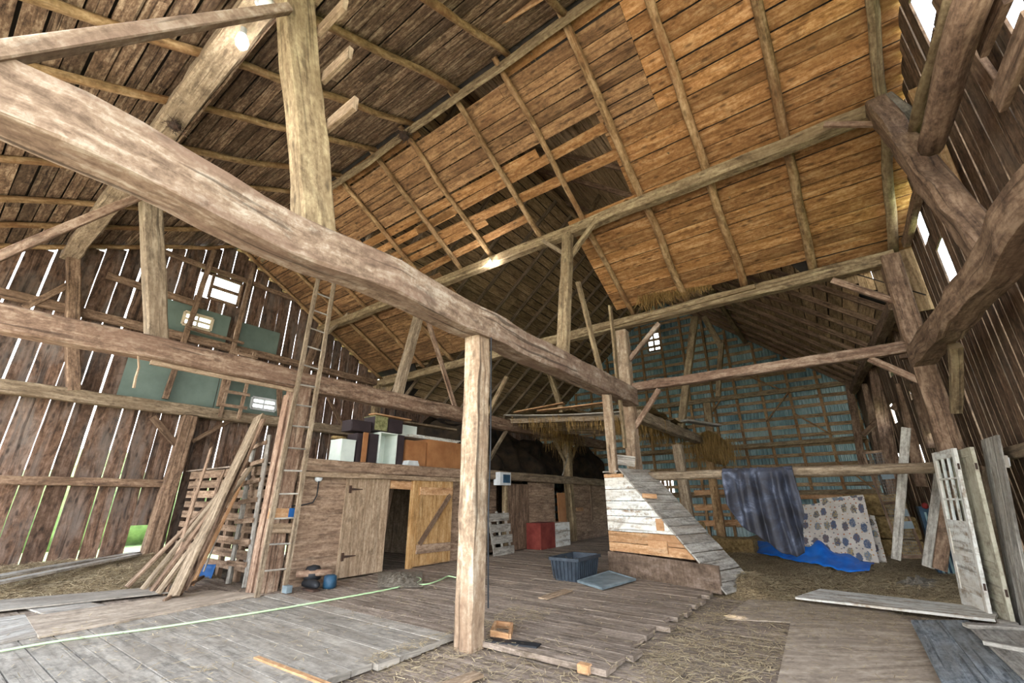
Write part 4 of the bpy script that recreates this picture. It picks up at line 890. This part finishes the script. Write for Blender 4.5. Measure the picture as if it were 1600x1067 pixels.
for k in range(1100):
    c = R.choice([(-7.75, 13.6, .30, .5), (-7.7, 12.6, .4, .3), (-6.9, 11.2, .7, .12), (-5.5, 10.7, 1.0, .12), (-4.0, 11, .5, .25), (-7.8, 14.1, .25, .8)])
    x = c[0]+R.gauss(0, c[2]*.6); y = c[1]+R.gauss(0, .5); z = 3.62-.085*(x+7.9)
    m.straw((x, y, z), R.uniform(.2, .2+c[3]), .007, dirn=(R.uniform(-.25, .25), R.uniform(-.25, .25), -1))
tag(m.build('hay', 'straw_gold'), 'golden hay hanging down from the edges of the board platform', 'hay', kind='stuff')
m = MB()
c0 = V((-3.3, 16.1, 3.05))
lumps(m, lambda a, b: c0+V((math.cos(a*6.283)*(.4*math.sin(b*3.14))+.3*(b-.3), math.sin(a*6.283)*.8*math.sin(b*3.14), .5*math.cos(b*3.14)-.15*b)), 30, 16, .2, 2.5)
for k in range(1300):
    a = R.uniform(0, 6.283); x = c0.x+R.gauss(.0, .35); y = c0.y+R.uniform(-1.6, .8); z = 3.35-abs(x-c0.x)*.25+R.uniform(-.5, .1)
    m.straw((x, y, z), R.uniform(.25, .75), .007, dirn=(R.uniform(-.3, .3), R.uniform(-.3, .3), -1))
tag(m.build('hay', 'straw_gold'), 'thick bundle of hay hanging over the loft beam end before the tin wall', 'hay', kind='stuff')
m = MB()
for k in range(900):
    x = R.uniform(-4.9, -3.75); y = R.uniform(10.4, 15); m.straw((x, y, 3.3), R.uniform(.15, .5), .007, dirn=(R.uniform(-.3, .3), R.uniform(-.3, .3), -1))
tag(m.build('hay', 'straw_gold'), 'strands of hay hanging under the platform right of the tall pale post', 'hay', kind='stuff')
m = MB()
for k in range(700):
    x = R.uniform(-2.9, -1.0)*R.random()**.2; x = R.uniform(-2.95, -1.4); d_ = 1-(x+2.95)/1.6
    y = 9.3-R.random()*.25*d_; m.straw((x, y, zF(y)+.06), R.uniform(.1, .38)*(.4+d_), .006, dirn=(R.uniform(-.3, .3), R.uniform(-.5, .1), -.6))
tag(m.build('hay', 'straw_gold'), 'tuft of hay stuck at the lower edge of the warm roof boards', 'hay', kind='stuff')
B('beam_end', 'old planks roll lying above the loft beam', 'board', (-3.2, 12.6, 3.42), (-2.7, 14.4, 3.45), .25, .06, 'gray_board')

# ------------------------------------------------------------------ slanted chute
t = thing('hay_chute', (-2.9, 8.85, 0), 'slanted wooden chute with white painted boards on its side', 'chute')
ud = V((.957, -.29, 0)).normalized(); nd = V((-ud.y, ud.x, 0)); CM = Matrix((ud, nd, V((0, 0, 1)))).transposed().to_4x4(); CM.translation = V((-3.98, 8.75, 0))
LB, WC = 2.22, .95                      # length of the foot, width of the ramp
def cu(z): return .50+(1.84-z)*.94       # where the slope cuts a board at height z
q = MB(CM).stick((-.02, -.03, .2), (LB+.02, -.03, .17), .05, .40, seg=8, hew=.008).build('base_board', 'dark_board', t); q['label'] = 'dark stained bottom board'
def trap(z0, z1, mat):
    m = MB(CM); g_ = .003; z0 += g_; z1 -= g_; m.rings([[V((x0, y, z0)), V((x0, y, z1)), V((x1 if 0 else cu(z1)*f1+x0*0, y, z1)), V((cu(z0)*f1, y, z0))] for x0, x1, f1, y in ((0, 0, 1, -.015), (0, 0, 1, .015))])
    for k in range(len(m.uv)): m.uv[k] = [(m_[0], m_[1]) for m_ in [((CM.inverted() @ m.v[i]).x, (CM.inverted() @ m.v[i]).z) for i in m.f[k]]]
    return m.build('side_board', mat, t)
for z0, z1 in ((.41, .57), (.575, .77)): q = trap(z0, z1, 'new_board'); q['label'] = 'bare orange board'
MB(CM).stick((.95, -.03, .57), (1.35, -.03, .56), .03, .2).build('patch', 'new_board', t)
MB(CM).stick((0, -.01, 1.82), (.5, -.01, 1.81), .03, .07).build('patch', 'new_board', t)
for z0, z1 in ((.775, 1.05), (1.055, 1.17), (1.175, 1.33), (1.335, 1.55), (1.555, 1.78)):
    q = trap(z0, z1, 'white_paint'); q['label'] = 'peeling white painted board'
MB(CM).stick((cu(.95)-.18, -.02, .93), (cu(.95)-.02, -.02, .93), .02, .2).build('patch', 'new_board', t)
a = V((.42, 0, 1.95)); b = V((2.32, 0, -.02)); n = 15
for k in range(n):
    p = a.lerp(b, (k+.5)/n); MB(CM).stick((p.x, -.05, p.z), (p.x, WC, p.z+R.uniform(-.012, .012)), .168, .028, up=V((1.97, 0, 1.90)), seg=2, hew=.004).build('ramp_board', 'gray_board', t)
MB(CM).stick((.18, -.03, 1.90), (.18, WC, 1.93), .4, .03).build('ramp_board', 'gray_board', t)
MB(CM).stick((.2, -.05, 2.16), (.62, .25, 2.08), .04, .2).build('head_board', 'gray_board', t)
MB(CM).stick((.95, -.07, 1.43), (1.15, .1, 1.41), .1, .03, up=V((1.95, 0, 1.7))).build('patch', 'new_board', t)
for z0 in (.1, .35, .6, .85, 1.1, 1.35, 1.6): MB(CM).stick((0, WC-.03, z0), (cu(z0)-.15, WC-.03, z0), .03, .24).build('back_board', 'gran_board', t)
MB(CM).stick((.03, .05, 0), (.03, .05, 1.85), .06, .06, up=V((0, 1, 0))).build('corner_post', 'new_board', t)

# ------------------------------------------------------------------ tote and lid
t = thing('storage_tote', (-4.3, 7.9, 0), 'open dark blue-grey plastic tote on the plank floor', 'tote')
def rr(cx, cyy, wx, wy, z, c=.04):
    return [V((cx+sx*(wx/2)-sx*(c if k in (0,) else 0), cyy+sy_*(wy/2)-sy_*(c if k else 0), z)) for sx, sy_, k in ((-1, -1, 1), (-1, -1, 0), (1, -1, 0), (1, -1, 1), (1, 1, 1), (1, 1, 0), (-1, 1, 0), (-1, 1, 1))]
cx, cyy = -4.32, 7.92
m = MB(); m.rings([rr(cx, cyy, .46, .80, .0), rr(cx, cyy, .56, .92, .36), rr(cx, cyy, .54, .90, .36), rr(cx, cyy, .44, .78, .02)], .4); m.build('tub', 'tote', t)
m = MB(); m.rings([rr(cx, cyy, .57, .93, .33), rr(cx, cyy, .62, .98, .33), rr(cx, cyy, .62, .98, .38), rr(cx, cyy, .54, .90, .38), rr(cx, cyy, .54, .90, .33)], .4, caps=False); m.build('rim', 'tote', t)
m = MB()
for k in range(7): m.stick((cx-.22+.07*k, cyy-.425-.0, .03), (cx-.24+.08*k, cyy-.47, .33), .015, .012)
for k in range(10): m.stick((cx+.245, cyy-.34+.076*k, .03), (cx+.285, cyy-.38+.084*k, .33), .015, .012)
m.build('rib', 'tote', t)
m = MB()
for k in range(60): m.straw((cx+R.uniform(-.2, .2), cyy+R.uniform(-.3, .3), .28), .16, .004, .5)
tag(m.build('hay', 'straw'), 'wisps of hay inside the plastic tote', 'hay', kind='stuff')
quad = [P(902, 910, 2, .02), P(941, 922, 2, .02), P(994, 907, 2, .02), P(952, 894, 2, .04)]
ctr = sum(quad, V())/4
m = MB(); L2 = [[ctr+(p-ctr)*f+V((0, 0, z)) for p in quad] for f, z in ((1, 0), (1.0, .035), (.9, .045), (.88, .03))]; m.rings(L2, .5)
tag(m.build('tote_lid', 'tote_lid'), 'grey plastic lid lying on the floor in front of the tote', 'lid')
# small things on the floor
t = thing('wooden_frame', P(782, 985, 2, .0), 'small reddish wooden frame on the floor by the front post', 'frame')
a, b, c, d_ = P(768, 990, 2, .03), P(796, 996, 2, .03), P(800, 978, 2, .03), P(775, 975, 2, .03)
for p, q in ((a, b), (b, c), (c, d_), (d_, a)): MB().stick(p, q, .03, .07).build('side', 'new_board', t)
B('slab', 'dark grey stone-like slab lying near the front post', 'slab', P(762, 1003, 2, -.02), P(842, 1014, 2, -.02), .13, .07, 'black', wob=0, hew=.003)
B('wood_block', 'small light wood block near the lower floor edge', 'block', P(905, 1042, 2, -.02), P(922, 1046, 2, -.02), .08, .07, 'new_board', wob=0)
B('plank', 'bright loose board at the bottom edge of the picture', 'board', P(690, 1075, 2, -.03), P(748, 1053, 2, -.03), .13, .025, 'gran_door', wob=0)
B('plank', 'short tan board on the floor left of the tote', 'board', P(848, 935, 2, .015), P(888, 922, 2, .015), .16, .02, 'gran_door', wob=0)
B('plank', 'narrow orange edge board along the left deck', 'board', P(400, 1028, 2, .0), P(515, 1072, 2, .0), .05, .03, 'new_board', wob=0)
m = MB(); m.grid(lambda a, b: P(590+70*a, 920-25*b, 2, 0)+V((0, 0, .02+.06*math.sin(3.14*a)*math.sin(3.14*b)*(1+nz(a*9, b*9)))), 20, 14)
tag(m.build('rubble', 'gravel'), 'heap of grey crumbled dirt beside the green cord', 'dirt', kind='stuff')
m = MB(); m.grid(lambda a, b: P(1390+90*a, 918-14*b, 2, 0)+V((0, 0, -.05+.12*math.sin(3.14*a)*math.sin(3.14*b)*(1+nz(a*9, b*5)))), 20, 10)
tag(m.build('rubble', 'gravel'), 'low heap of grey rubble behind the long white board', 'rubble', kind='stuff')

# ------------------------------------------------------------------ right side floor boards
quad_board('plank', 'long whitish board lying across the hay floor', 'plank', [(1243, 936), (1556, 972), (1562, 955), (1282, 923)], .0, .03, 'white_paint')
quad_board('plywood_sheet', 'large worn plywood sheet on the floor at lower right', 'plywood', [(1212, 1085), (1500, 1085), (1436, 982), (1236, 974)], -.065, .02, 'ply')
quad_board('plywood_sheet', 'tan plywood sheet behind the large worn one', 'plywood', [(1130, 968), (1440, 985), (1380, 948), (1170, 938)], -.065, .015, 'ply')
t = thing('barn_door', P(1500, 1020, 2, 0), 'weathered blue-grey plank door lying flat at the lower right', 'door')
for i, (qa, qb) in enumerate((((1426, 973), (1462, 971)), ((1464, 971), (1512, 973)))):
    pass
def plankquads(par, name, mat, a, b, c, d_, n, th):
    for k in range(n):
        f0, f1 = k/n+.004, (k+1)/n-.004; p = [a.lerp(b, f0), a.lerp(b, f1), d_.lerp(c, f1), d_.lerp(c, f0)]; up = V((0, 0, th)); L = (p[3]-p[0]).length; W_ = (p[1]-p[0]).length
        m = MB(); m.add(p+[q+up for q in p], [[0, 3, 2, 1], [4, 5, 6, 7], [0, 1, 5, 4], [1, 2, 6, 5], [2, 3, 7, 6], [3, 0, 4, 7]],
            [[(0, 0), (L, 0), (L, W_), (0, W_)], [(0, 0), (0, W_), (L, W_), (L, 0)], [(0, 0), (0, W_), (th, W_), (th, 0)], [(0, 0), (L, 0), (L, th), (0, th)], [(0, 0), (0, W_), (th, W_), (th, 0)], [(0, 0), (L, 0), (L, th), (0, th)]], R.random())
        m.build(name, mat, par)
plankquads(t, 'plank', 'blue_gray', P(1424, 974, 2, .0), P(1515, 974, 2, .0), P(1640, 1095, 2, .0), P(1484, 1095, 2, .0), 2, .035)
t = thing('barn_door', P(1570, 1000, 2, .05), 'pale plank door piece with a crossing batten on top of the pile', 'door')
plankquads(t, 'plank', 'gray_board', P(1508, 976, 2, .05), P(1650, 986, 2, .05), P(1760, 1062, 2, .05), P(1598, 1062, 2, .05), 3, .03)
for (u0, v0, u1, v1) in ((1508, 977, 1640, 984), (1538, 1003, 1650, 1024)): MB().stick(P(u0, v0, 2, .10), P(u1, v1, 2, .10), .09, .035).build('batten', 'gray_board', t)

# ------------------------------------------------------------------ leaning doors at the right wall
def frame_m(A, Bp, T):
    x = (Bp-A).normalized(); y = (T-A); y = (y-x*y.dot(x)).normalized(); z = x.cross(y)
    M = Matrix((x, y, z)).transposed().to_4x4(); M.translation = A; return M
def lbox(M, x0, x1, y0, y1, z0, z1):
    m = MB(M)
    if (y1-y0) > (x1-x0): m.stick(((x0+x1)/2, y0, (z0+z1)/2), ((x0+x1)/2, y1, (z0+z1)/2), x1-x0, z1-z0, up=V((0, 0, 1)), seg=2)
    else: m.stick((x0, (y0+y1)/2, (z0+z1)/2), (x1, (y0+y1)/2, (z0+z1)/2), y1-y0, z1-z0, up=V((0, 0, 1)), seg=1)
    return m
def glazed_door(label, A, Bp, T, Wd, H, panes=True, mat='white_paint'):
    t = thing('glazed_door' if panes else 'panel_door', A, label, 'door'); M = frame_m(A, Bp, T); th = .04; s = .085
    for x in (0, Wd-s): lbox(M, x, x+s, 0, H, 0, th).build('stile', mat, t)
    for y0, y1 in ((0, .2), (.55, .65), (.98, 1.1), (H-.11, H)): lbox(M, s, Wd-s, y0, y1, 0, th).build('rail', mat, t)
    lbox(M, s, Wd-s, .2, .55, .012, .028).build('panel', mat, t); lbox(M, s, Wd-s, .65, .98, .012, .028).build('panel', mat, t)
    if panes:
        for k in (1, 2): x = s+(Wd-2*s)*k/3; lbox(M, x-.012, x+.012, 1.1, H-.11, .005, .035).build('glazing_bar', mat, t)
        for k in (1, 2): y = 1.1+(H-1.21)*k/3; lbox(M, s, Wd-s, y-.012, y+.012, .006, .034).build('glazing_bar', mat, t)
        for i in range(3):
            for j in range(3):
                w3 = (Wd-2*s)/3; h3 = (H-1.21)/3; lbox(M, s+w3*i+.012, s+w3*(i+1)-.012, 1.1+h3*j+.012, 1.1+h3*(j+1)-.012, .018, .022).build('pane', 'pane', t)
    else: lbox(M, s, Wd-s, 1.1, H-.11, .012, .028).build('panel', mat, t)
    lbox(M, Wd-.004, Wd+.004, H-.28, H-.2, .008, th-.008).build('hinge', 'iron', t); lbox(M, Wd-.004, Wd+.004, .3, .38, .008, th-.008).build('hinge', 'iron', t)
    return t
def lean(Au, Av, Bu, Bv, Wd, top_u, top_v, X):
    """base corners on the floor from two floor directions, width made true; top toward the wall"""
    Bp = P(Bu, Bv, 2, -.02); A = P(Au, Av, 2, -.02); A = Bp+(A-Bp).normalized()*Wd; T = P(top_u, top_v, 0, X); return A, Bp, T
A_ = P(1545, 948, 2, -.05); Bq = A_+V((-.12, .80, 0)); T_ = A_+V((.22, -.0, 1.98))
# hinge stile is the near edge: local x runs from the far corner to the near corner
FB, NB, LE = V((1.05, 9.26, -.02)), V((1.17, 8.42, -.02)), V((.27, -.46, 1.98))
glazed_door('white glazed door with nine small panes leaning at the right wall', FB, NB, FB+LE, (NB-FB).length, 2.04)
A2 = P(1568, 972, 2, -.05)+V((.02, .12, 0)); Bq2 = A2+V((-.02, .8, 0))
FB2, NB2 = V((1.22, 8.98, -.03)), V((1.30, 8.12, -.03))
glazed_door('second faded cream panel door right behind the glazed door', FB2, NB2, FB2+V((.23, -.48, 1.98)), (NB2-FB2).length, 2.03, panes=False, mat='cream_paint')
t = thing('barn_door', P(1598, 1000, 2, 0), 'tall grey plank door leaning foremost at the right wall', 'door')
A3 = P(1604, 992, 2, -.04); A3 = V((A3.x+.1, A3.y, -.05)); B3 = A3+V((-.03, .62, 0)); M = frame_m(B3, A3, B3+V((.28, 0, 2.1)))
for k in range(3): lbox(M, k*.21, k*.21+.2, 0, 2.16, 0, .03).build('plank', 'gray_board', t)
lbox(M, .0, .62, 1.78, 1.92, -.03, 0).build('batten', 'gray_board', t); lbox(M, .0, .62, .2, .34, -.03, 0).build('batten', 'gray_board', t)
q = lbox(M, .52, .6, 1.8, 1.9, -.045, -.03).build('hinge', 'white_metal', t); q['label'] = 'light metal hinge'
B('branch', 'rough bark pole leaning between the panel door and the plank door', 'pole', P(1583, 972, 2, -.05), P(1540, 735, 1, 8.7), .08, .08, 'hewn_gray', n=8, hew=.012, wob=.06)
B('branch', 'second crooked pole behind the bark pole', 'pole', P(1576, 966, 2, -.05), P(1529, 728, 1, 8.9), .06, .06, 'hewn_brown', n=8, hew=.012, wob=.06)
B('wood_block', 'whitish wood block at the foot of the leaning doors', 'block', P(1560, 975, 2, -.02), P(1590, 978, 2, -.02), .14, .08, 'gray_board', wob=0)
B('plank', 'tall narrow grey board standing before the straw bales', 'plank', P(1400, 874, 1, 10.6), P(1416, 668, 1, 10.2), .13, .035, 'gray_board', up=V((0, 1, 0)), wob=.003, hew=.002)
B('plank', 'grey plank leaning right of the wire mesh screen', 'plank', P(1450, 886, 1, 10.6), P(1470, 735, 1, 10.6), .16, .05, 'gray_board', up=V((0, 1, 0)), wob=.005)
B('plank', 'thick brown timber leaning beside the glazed door', 'plank', P(1468, 890, 1, 10.2), P(1487, 738, 1, 10.2), .17, .12, 'hewn_brown', up=V((0, 1, 0)), wob=.01)
# wire screen
t = thing('wire_screen', P(1430, 870, 1, 11.6), 'dark wire mesh screen with small white plates', 'screen')
a, b = P(1408, 872, 1, 11.6), P(1447, 872, 1, 11.6); M = frame_m(a, b, P(1425, 690, 1, 11.9)); Wm = (b-a).length; Hm = 2.0
for x0, x1, y0, y1 in ((0, .04, 0, Hm), (Wm-.04, Wm, 0, Hm), (0, Wm, 0, .05), (0, Wm, Hm-.05, Hm), (0, Wm, .95, 1.0)): lbox(M, x0, x1, y0, y1, 0, .03).build('frame', 'hewn_brown', t)
m = MB(M)
for k in range(11): x = Wm*k/10; m.stick((x, 0, .015), (x, Hm, .015), .004, .004, up=V((0, 0, 1)))
for k in range(36): y = Hm*k/35; m.stick((0, y, .015), (Wm, y, .015), .004, .004, up=V((0, 0, 1)))
m.build('wire_mesh', 'mesh_wire', t)
for y in (1.42, .72, .5): lbox(M, .16, .36, y, y+.13, .03, .04).build('plate', 'tote_lid', t)
tag(MB().box((1.30, 12.2, .6), (.35, .4, 1.2)).build('cabinet', 'blue_dark'), 'dark blue ribbed box standing behind the brown timber', 'box')
m = MB()
for k in range(5): m.stick((1.2+.07*k, 11.98, -.02), (1.2+.07*k, 11.98, 1.1), .03, .03, up=V((0, 1, 0)))
tag(m.build('pipe_bundle', 'tin'), 'pale teal ribbed sheet in front of the dark blue box', 'sheet')
tag(MB().lathe((1.2, 11.7, 1.22), [(.002, -.06), (.05, -.03), (.05, .03), (.002, .06)], 10).build('ball', 'red_rag', smooth=True), 'small red ball-like float near the glazed door', 'float')

# ------------------------------------------------------------------ bales, foam panels
def h2(x, y):
    e = min(1, max(0, (y-8.6)/1.5)); s = min(1, max(0, (x+3.4)/.8)); pile = .34*math.exp(-((x+1.55)**2/.12+(y-8.75)**2/.16))
    return -.075+.05*e*s+.045*nz(x*1.3, y*1.3)*e+pile*.8+.16*e*max(0, min(1, (y-10.5)/4))*s
#, tarp, blanket
def bale(label, c, s, grp):
    m = MB(); c = V(c)
    for ax, sg in ((0, 1), (0, -1), (1, 1), (1, -1), (2, 1), (2, -1)):
        def f(a, b, ax=ax, sg=sg):
            p = [0, 0, 0]; p[ax] = sg*.5; p[(ax+1) % 3] = (a-.5); p[(ax+2) % 3] = (b-.5)*sg
            q = V((p[0]*s[0], p[1]*s[1], p[2]*s[2])); r = q.normalized()
            ctr = V((max(-s[0]/2+.06, min(s[0]/2-.06, q.x)), max(-s[1]/2+.06, min(s[1]/2-.06, q.y)), max(-s[2]/2+.06, min(s[2]/2-.06, q.z))))
            dlt = q-ctr; q = ctr+(dlt.normalized()*.06 if dlt.length > 1e-6 else dlt)
            g = c+q; return g+V((nz(g.x*9, g.y*9, g.z*9), nz(g.y*9, g.z*9, 4), nz(g.z*9, g.x*9, 8)))*.025
        m.grid(f, 12, 12, .5)
    for k in range(260):
        m.straw(c+V((R.uniform(-.5, .5)*s[0], -s[1]/2-.01, R.uniform(-.5, .5)*s[2])), .14, .004, .5, dirn=(R.uniform(-1, 1), R.uniform(-.5, .1), R.uniform(-.6, .6)))
    tag(m.build('hay_bale', 'hay_bale'), label, 'bale', grp)
for i, nm in enumerate(('lowest', 'middle', 'topmost')):
    bale('hay bale by the far right wall, %s of the three stacked bales' % nm, (.62+.05*(i == 1)-.04*i, 14.0+.1*i, .22+.49*i), (1.15, .55, .48), 'stacked hay bales')
bale('hay bale lying behind the blanket', (-2.6, 13.2, .18), (1.1, .7, .45), None)
bale('hay bale half behind the chute', (-3.2, 11.6, .45), (.7, .5, .8), None)
A, Bp, T = P(1236, 866, 2, .0), P(1386, 880, 2, .0), None
def leanpanel(label, bl, br, tl, tr, y0, y1):
    m = MB(); a, b = P(*bl, 1, y0), P(*br, 1, y0); c, d_ = P(*tl, 1, y1), P(*tr, 1, y1)
    m.grid(lambda u, v: a.lerp(b, u).lerp(c.lerp(d_, u), v)+V((0, .02*nz(u*3, v*3), 0)), 16, 12, ulen=(b-a).length, vlen=(c-a).length)
    return tag(m.build('foam_panel', 'patterned', solid=.05), label, 'panel')
leanpanel('large patterned fabric panel leaning by the bales', (1236, 864), (1374, 880), (1243, 792), (1350, 776), 12.6, 13.1)
leanpanel('narrow patterned panel leaning behind the large one, at its right', (1330, 874), (1386, 879), (1330, 800), (1366, 806), 12.95, 13.3)
B('plank', 'patterned top strip lying above the large fabric panel', 'board', P(1281, 783, 1, 13.2), P(1350, 777, 1, 13.2), .05, .12, 'patterned', wob=0)
m = MB(); 
def tarpf(a, b):
    L0 = P(1175+208*a, 856+14*a, 2, 0); L1 = P(1185+145*a+30*a*a*(a > .99), 872+24*a, 2, 0); p = L0.lerp(L1, b)
    return p+V((0, 0, h2(p.x, p.y)+.03+.06*abs(nz(a*7, b*4))+.24*math.sin(3.14*a)*math.sin(3.14*b**1.6)*max(.2, 1+1.6*nz(a*5, b*3.5))*(1 if b < .8 else .6)))
m.grid(tarpf, 50, 24); tag(m.build('tarp', 'tarp_blue', smooth=True, solid=.004), 'crumpled bright blue tarp on the hay below the patterned panel', 'tarp')
m = MB()
yb = YE-.02; zr = P(1180, 738, 1, yb).z; xl, xr_ = P(1131, 740, 1, yb).x, P(1240, 738, 1, yb).x
prof = [(0, .60), (.08, .85), (.15, 1.02), (.3, 1.12), (.45, 1.28), (.6, 1.42), (.75, 1.46), (.86, 1.40), (.9, 1.1), (.95, .95), (1, .78)]
def lenp(s):
    for (a, b), (c, d_) in zip(prof, prof[1:]):
        if s <= c: return b+(d_-b)*(s-a)/(c-a)
    return prof[-1][1]
def clothf(s, v):
    L = lenp(s); up_ = .45; t = v*(L+up_)-up_; x = xl+(xr_-xl)*s
    fold = math.sin(s*26+1.3*math.sin(s*9))*.5+math.sin(s*47+2)*.22
    if t < 0: ang = 0; y = yb+.12+.02*fold; z = zr-(-t); return (x, y, z+.09)
    k = min(t/.25, 1); y = yb-.10-.05-.14*fold*k-.05*min(t, 1); spread = .07*t*(s-.45)*1.2+.1*t*t*.5*(.3+.5*(1-s))
    if t < .06: y = yb-.1+.0*fold
    return (x+spread+.015*nz(s*8, t*3), y, zr+.09-t)
m.grid(clothf, 110, 60); 
tag(m.build('blanket', 'blanket', smooth=True, solid=.012), 'large faded blue-grey blanket hanging over the round rail', 'blanket')

# low stall in the back left of the tin wall
B('post', 'brown stall post carrying the orange boards behind the blanket', 'post', P(1118, 828, 1, 16.56), P(1116, 740, 1, 16.56), .12, .1, 'new_board', up=V((0, 1, 0)))
for i in range(4): B('stall_board', 'orange stall board behind the blanket, %s from the floor' % ORD[i], 'board', P(1085, 818-i*24, 1, 16.48), P(1160, 816-i*24, 1, 16.48), .04, .17, 'new_board', group='stall boards behind the blanket', wob=.005)
for i in range(3): B('stall_board', 'brown board low on the tin wall right of the blanket, %s from the floor' % ORD[i], 'board', (-2.6, YM-.17, .5+i*.45), (.9, YM-.17, .5+i*.45), .04, .2, 'new_board', group='low boards before the tin wall', wob=.01)

# ------------------------------------------------------------------ hay on the floors
def hayfield(m, x0, x1, y0, y1, hf, nu, nv): m.grid(lambda a, b: (x0+(x1-x0)*a, y0+(y1-y0)*b, hf(x0+(x1-x0)*a, y0+(y1-y0)*b)), nu, nv)
m = MB()
def h1(x, y):
    f = max(0, min(1, (-9.3-x)/1.2)); return -.06+f*(.10+.2*max(0, min(1, (-10-x)/2.5)))+.03*nz(x*2, y*2)*f
hayfield(m, -13.1, -9.2, -1.9, 4.15, h1, 50, 60); tag(m.build('hay', 'hay_floor', smooth=True), 'bed of loose hay along the foot of the left wall', 'hay', kind='stuff')
m = MB(); hayfield(m, -4.1, 1.8, 8.0, 19.9, h2, 60, 110); tag(m.build('hay', 'hay_floor', smooth=True), 'hay spread over the floor of the far bay', 'hay', kind='stuff')
def hay_at(x, y):
    if x < -9.2 and y < 4.2: return h1(x, y)
    if x > -4.1 and y > 8: return max(h2(x, y), -.06)
    if x > -1.9 or (x > -3.72 and y < 4.05): return -.065
    return .002
m = MB()
for k in range(16000): x, y = R.uniform(-12.9, -9.3), R.uniform(-1, 4.0); m.straw((x, y, h1(x, y)+R.uniform(0, .03)), R.uniform(.08, .2), .0045, .3)
tag(m.build('straw', 'straw'), 'straw lying on the hay bed by the left wall', 'straw', kind='stuff')
m = MB()
for k in range(34000):
    y = 8.4+7.5*R.random()**1.5; x = R.uniform(-3.4, 1.7); m.straw((x, y, h2(x, y)+R.uniform(0, .03)), R.uniform(.08, .2), .005, .3)
tag(m.build('straw', 'straw'), 'straw lying over the hay floor of the far bay', 'straw', kind='stuff')
m = MB()
for k in range(15000):
    x = R.uniform(-1.95, 1.7); y = 3.0+5.6*R.random()
    if -.85 < x < .35 and 4.5 < y < 6.5 and R.random() < .85: continue
    if x > .3 and 5 < y < 8 and x < 1.6 and R.random() < .9: continue
    if nz(x*1.1, y*1.1, 7) < -.12: continue
    m.straw((x, y, -.06+R.uniform(0, .02)), R.uniform(.04, .13), .003, .15)
tag(m.build('straw', 'straw'), 'thick litter of straw on the low floor at the right', 'straw', kind='stuff')
m = MB(); n = 0
def dens(x, y):
    if x < -9.2 and y < 4.1: return .9
    if x > -1.95: return .8 if y > 4.5 else .6
    if y > 9 and x > -3.9: return .8
    if -3.9 < x < -3.3 and 3 < y < 5.5: return .9
    if x > -3.72 and y < 4.05: return .5
    return .05+.25*max(0, nz(x*.8, y*.8, 3))
for k in range(110000):
    # denser near the viewer
    r = 2.2+14*R.random()**1.4; a = R.uniform(-1.72, .28)
    x, y = math.sin(a)*r, math.cos(a)*r
    if not (-13 < x < 1.75 and y > -.5): continue
    if R.random() > dens(x, y): continue
    if .2 < x < 1.5 and 5 < y < 8.3 and R.random() < .9: continue
    if -.8 < x < .3 and 4.6 < y < 6.4 and R.random() < .75: continue
    m.straw((x, y, hay_at(x, y)+R.uniform(.002, .03)), R.uniform(.04, .14), .0016+.00036*r, .12); n += 1
tag(m.build('straw', 'straw'), 'loose straw scattered over the plank floor', 'straw', kind='stuff')
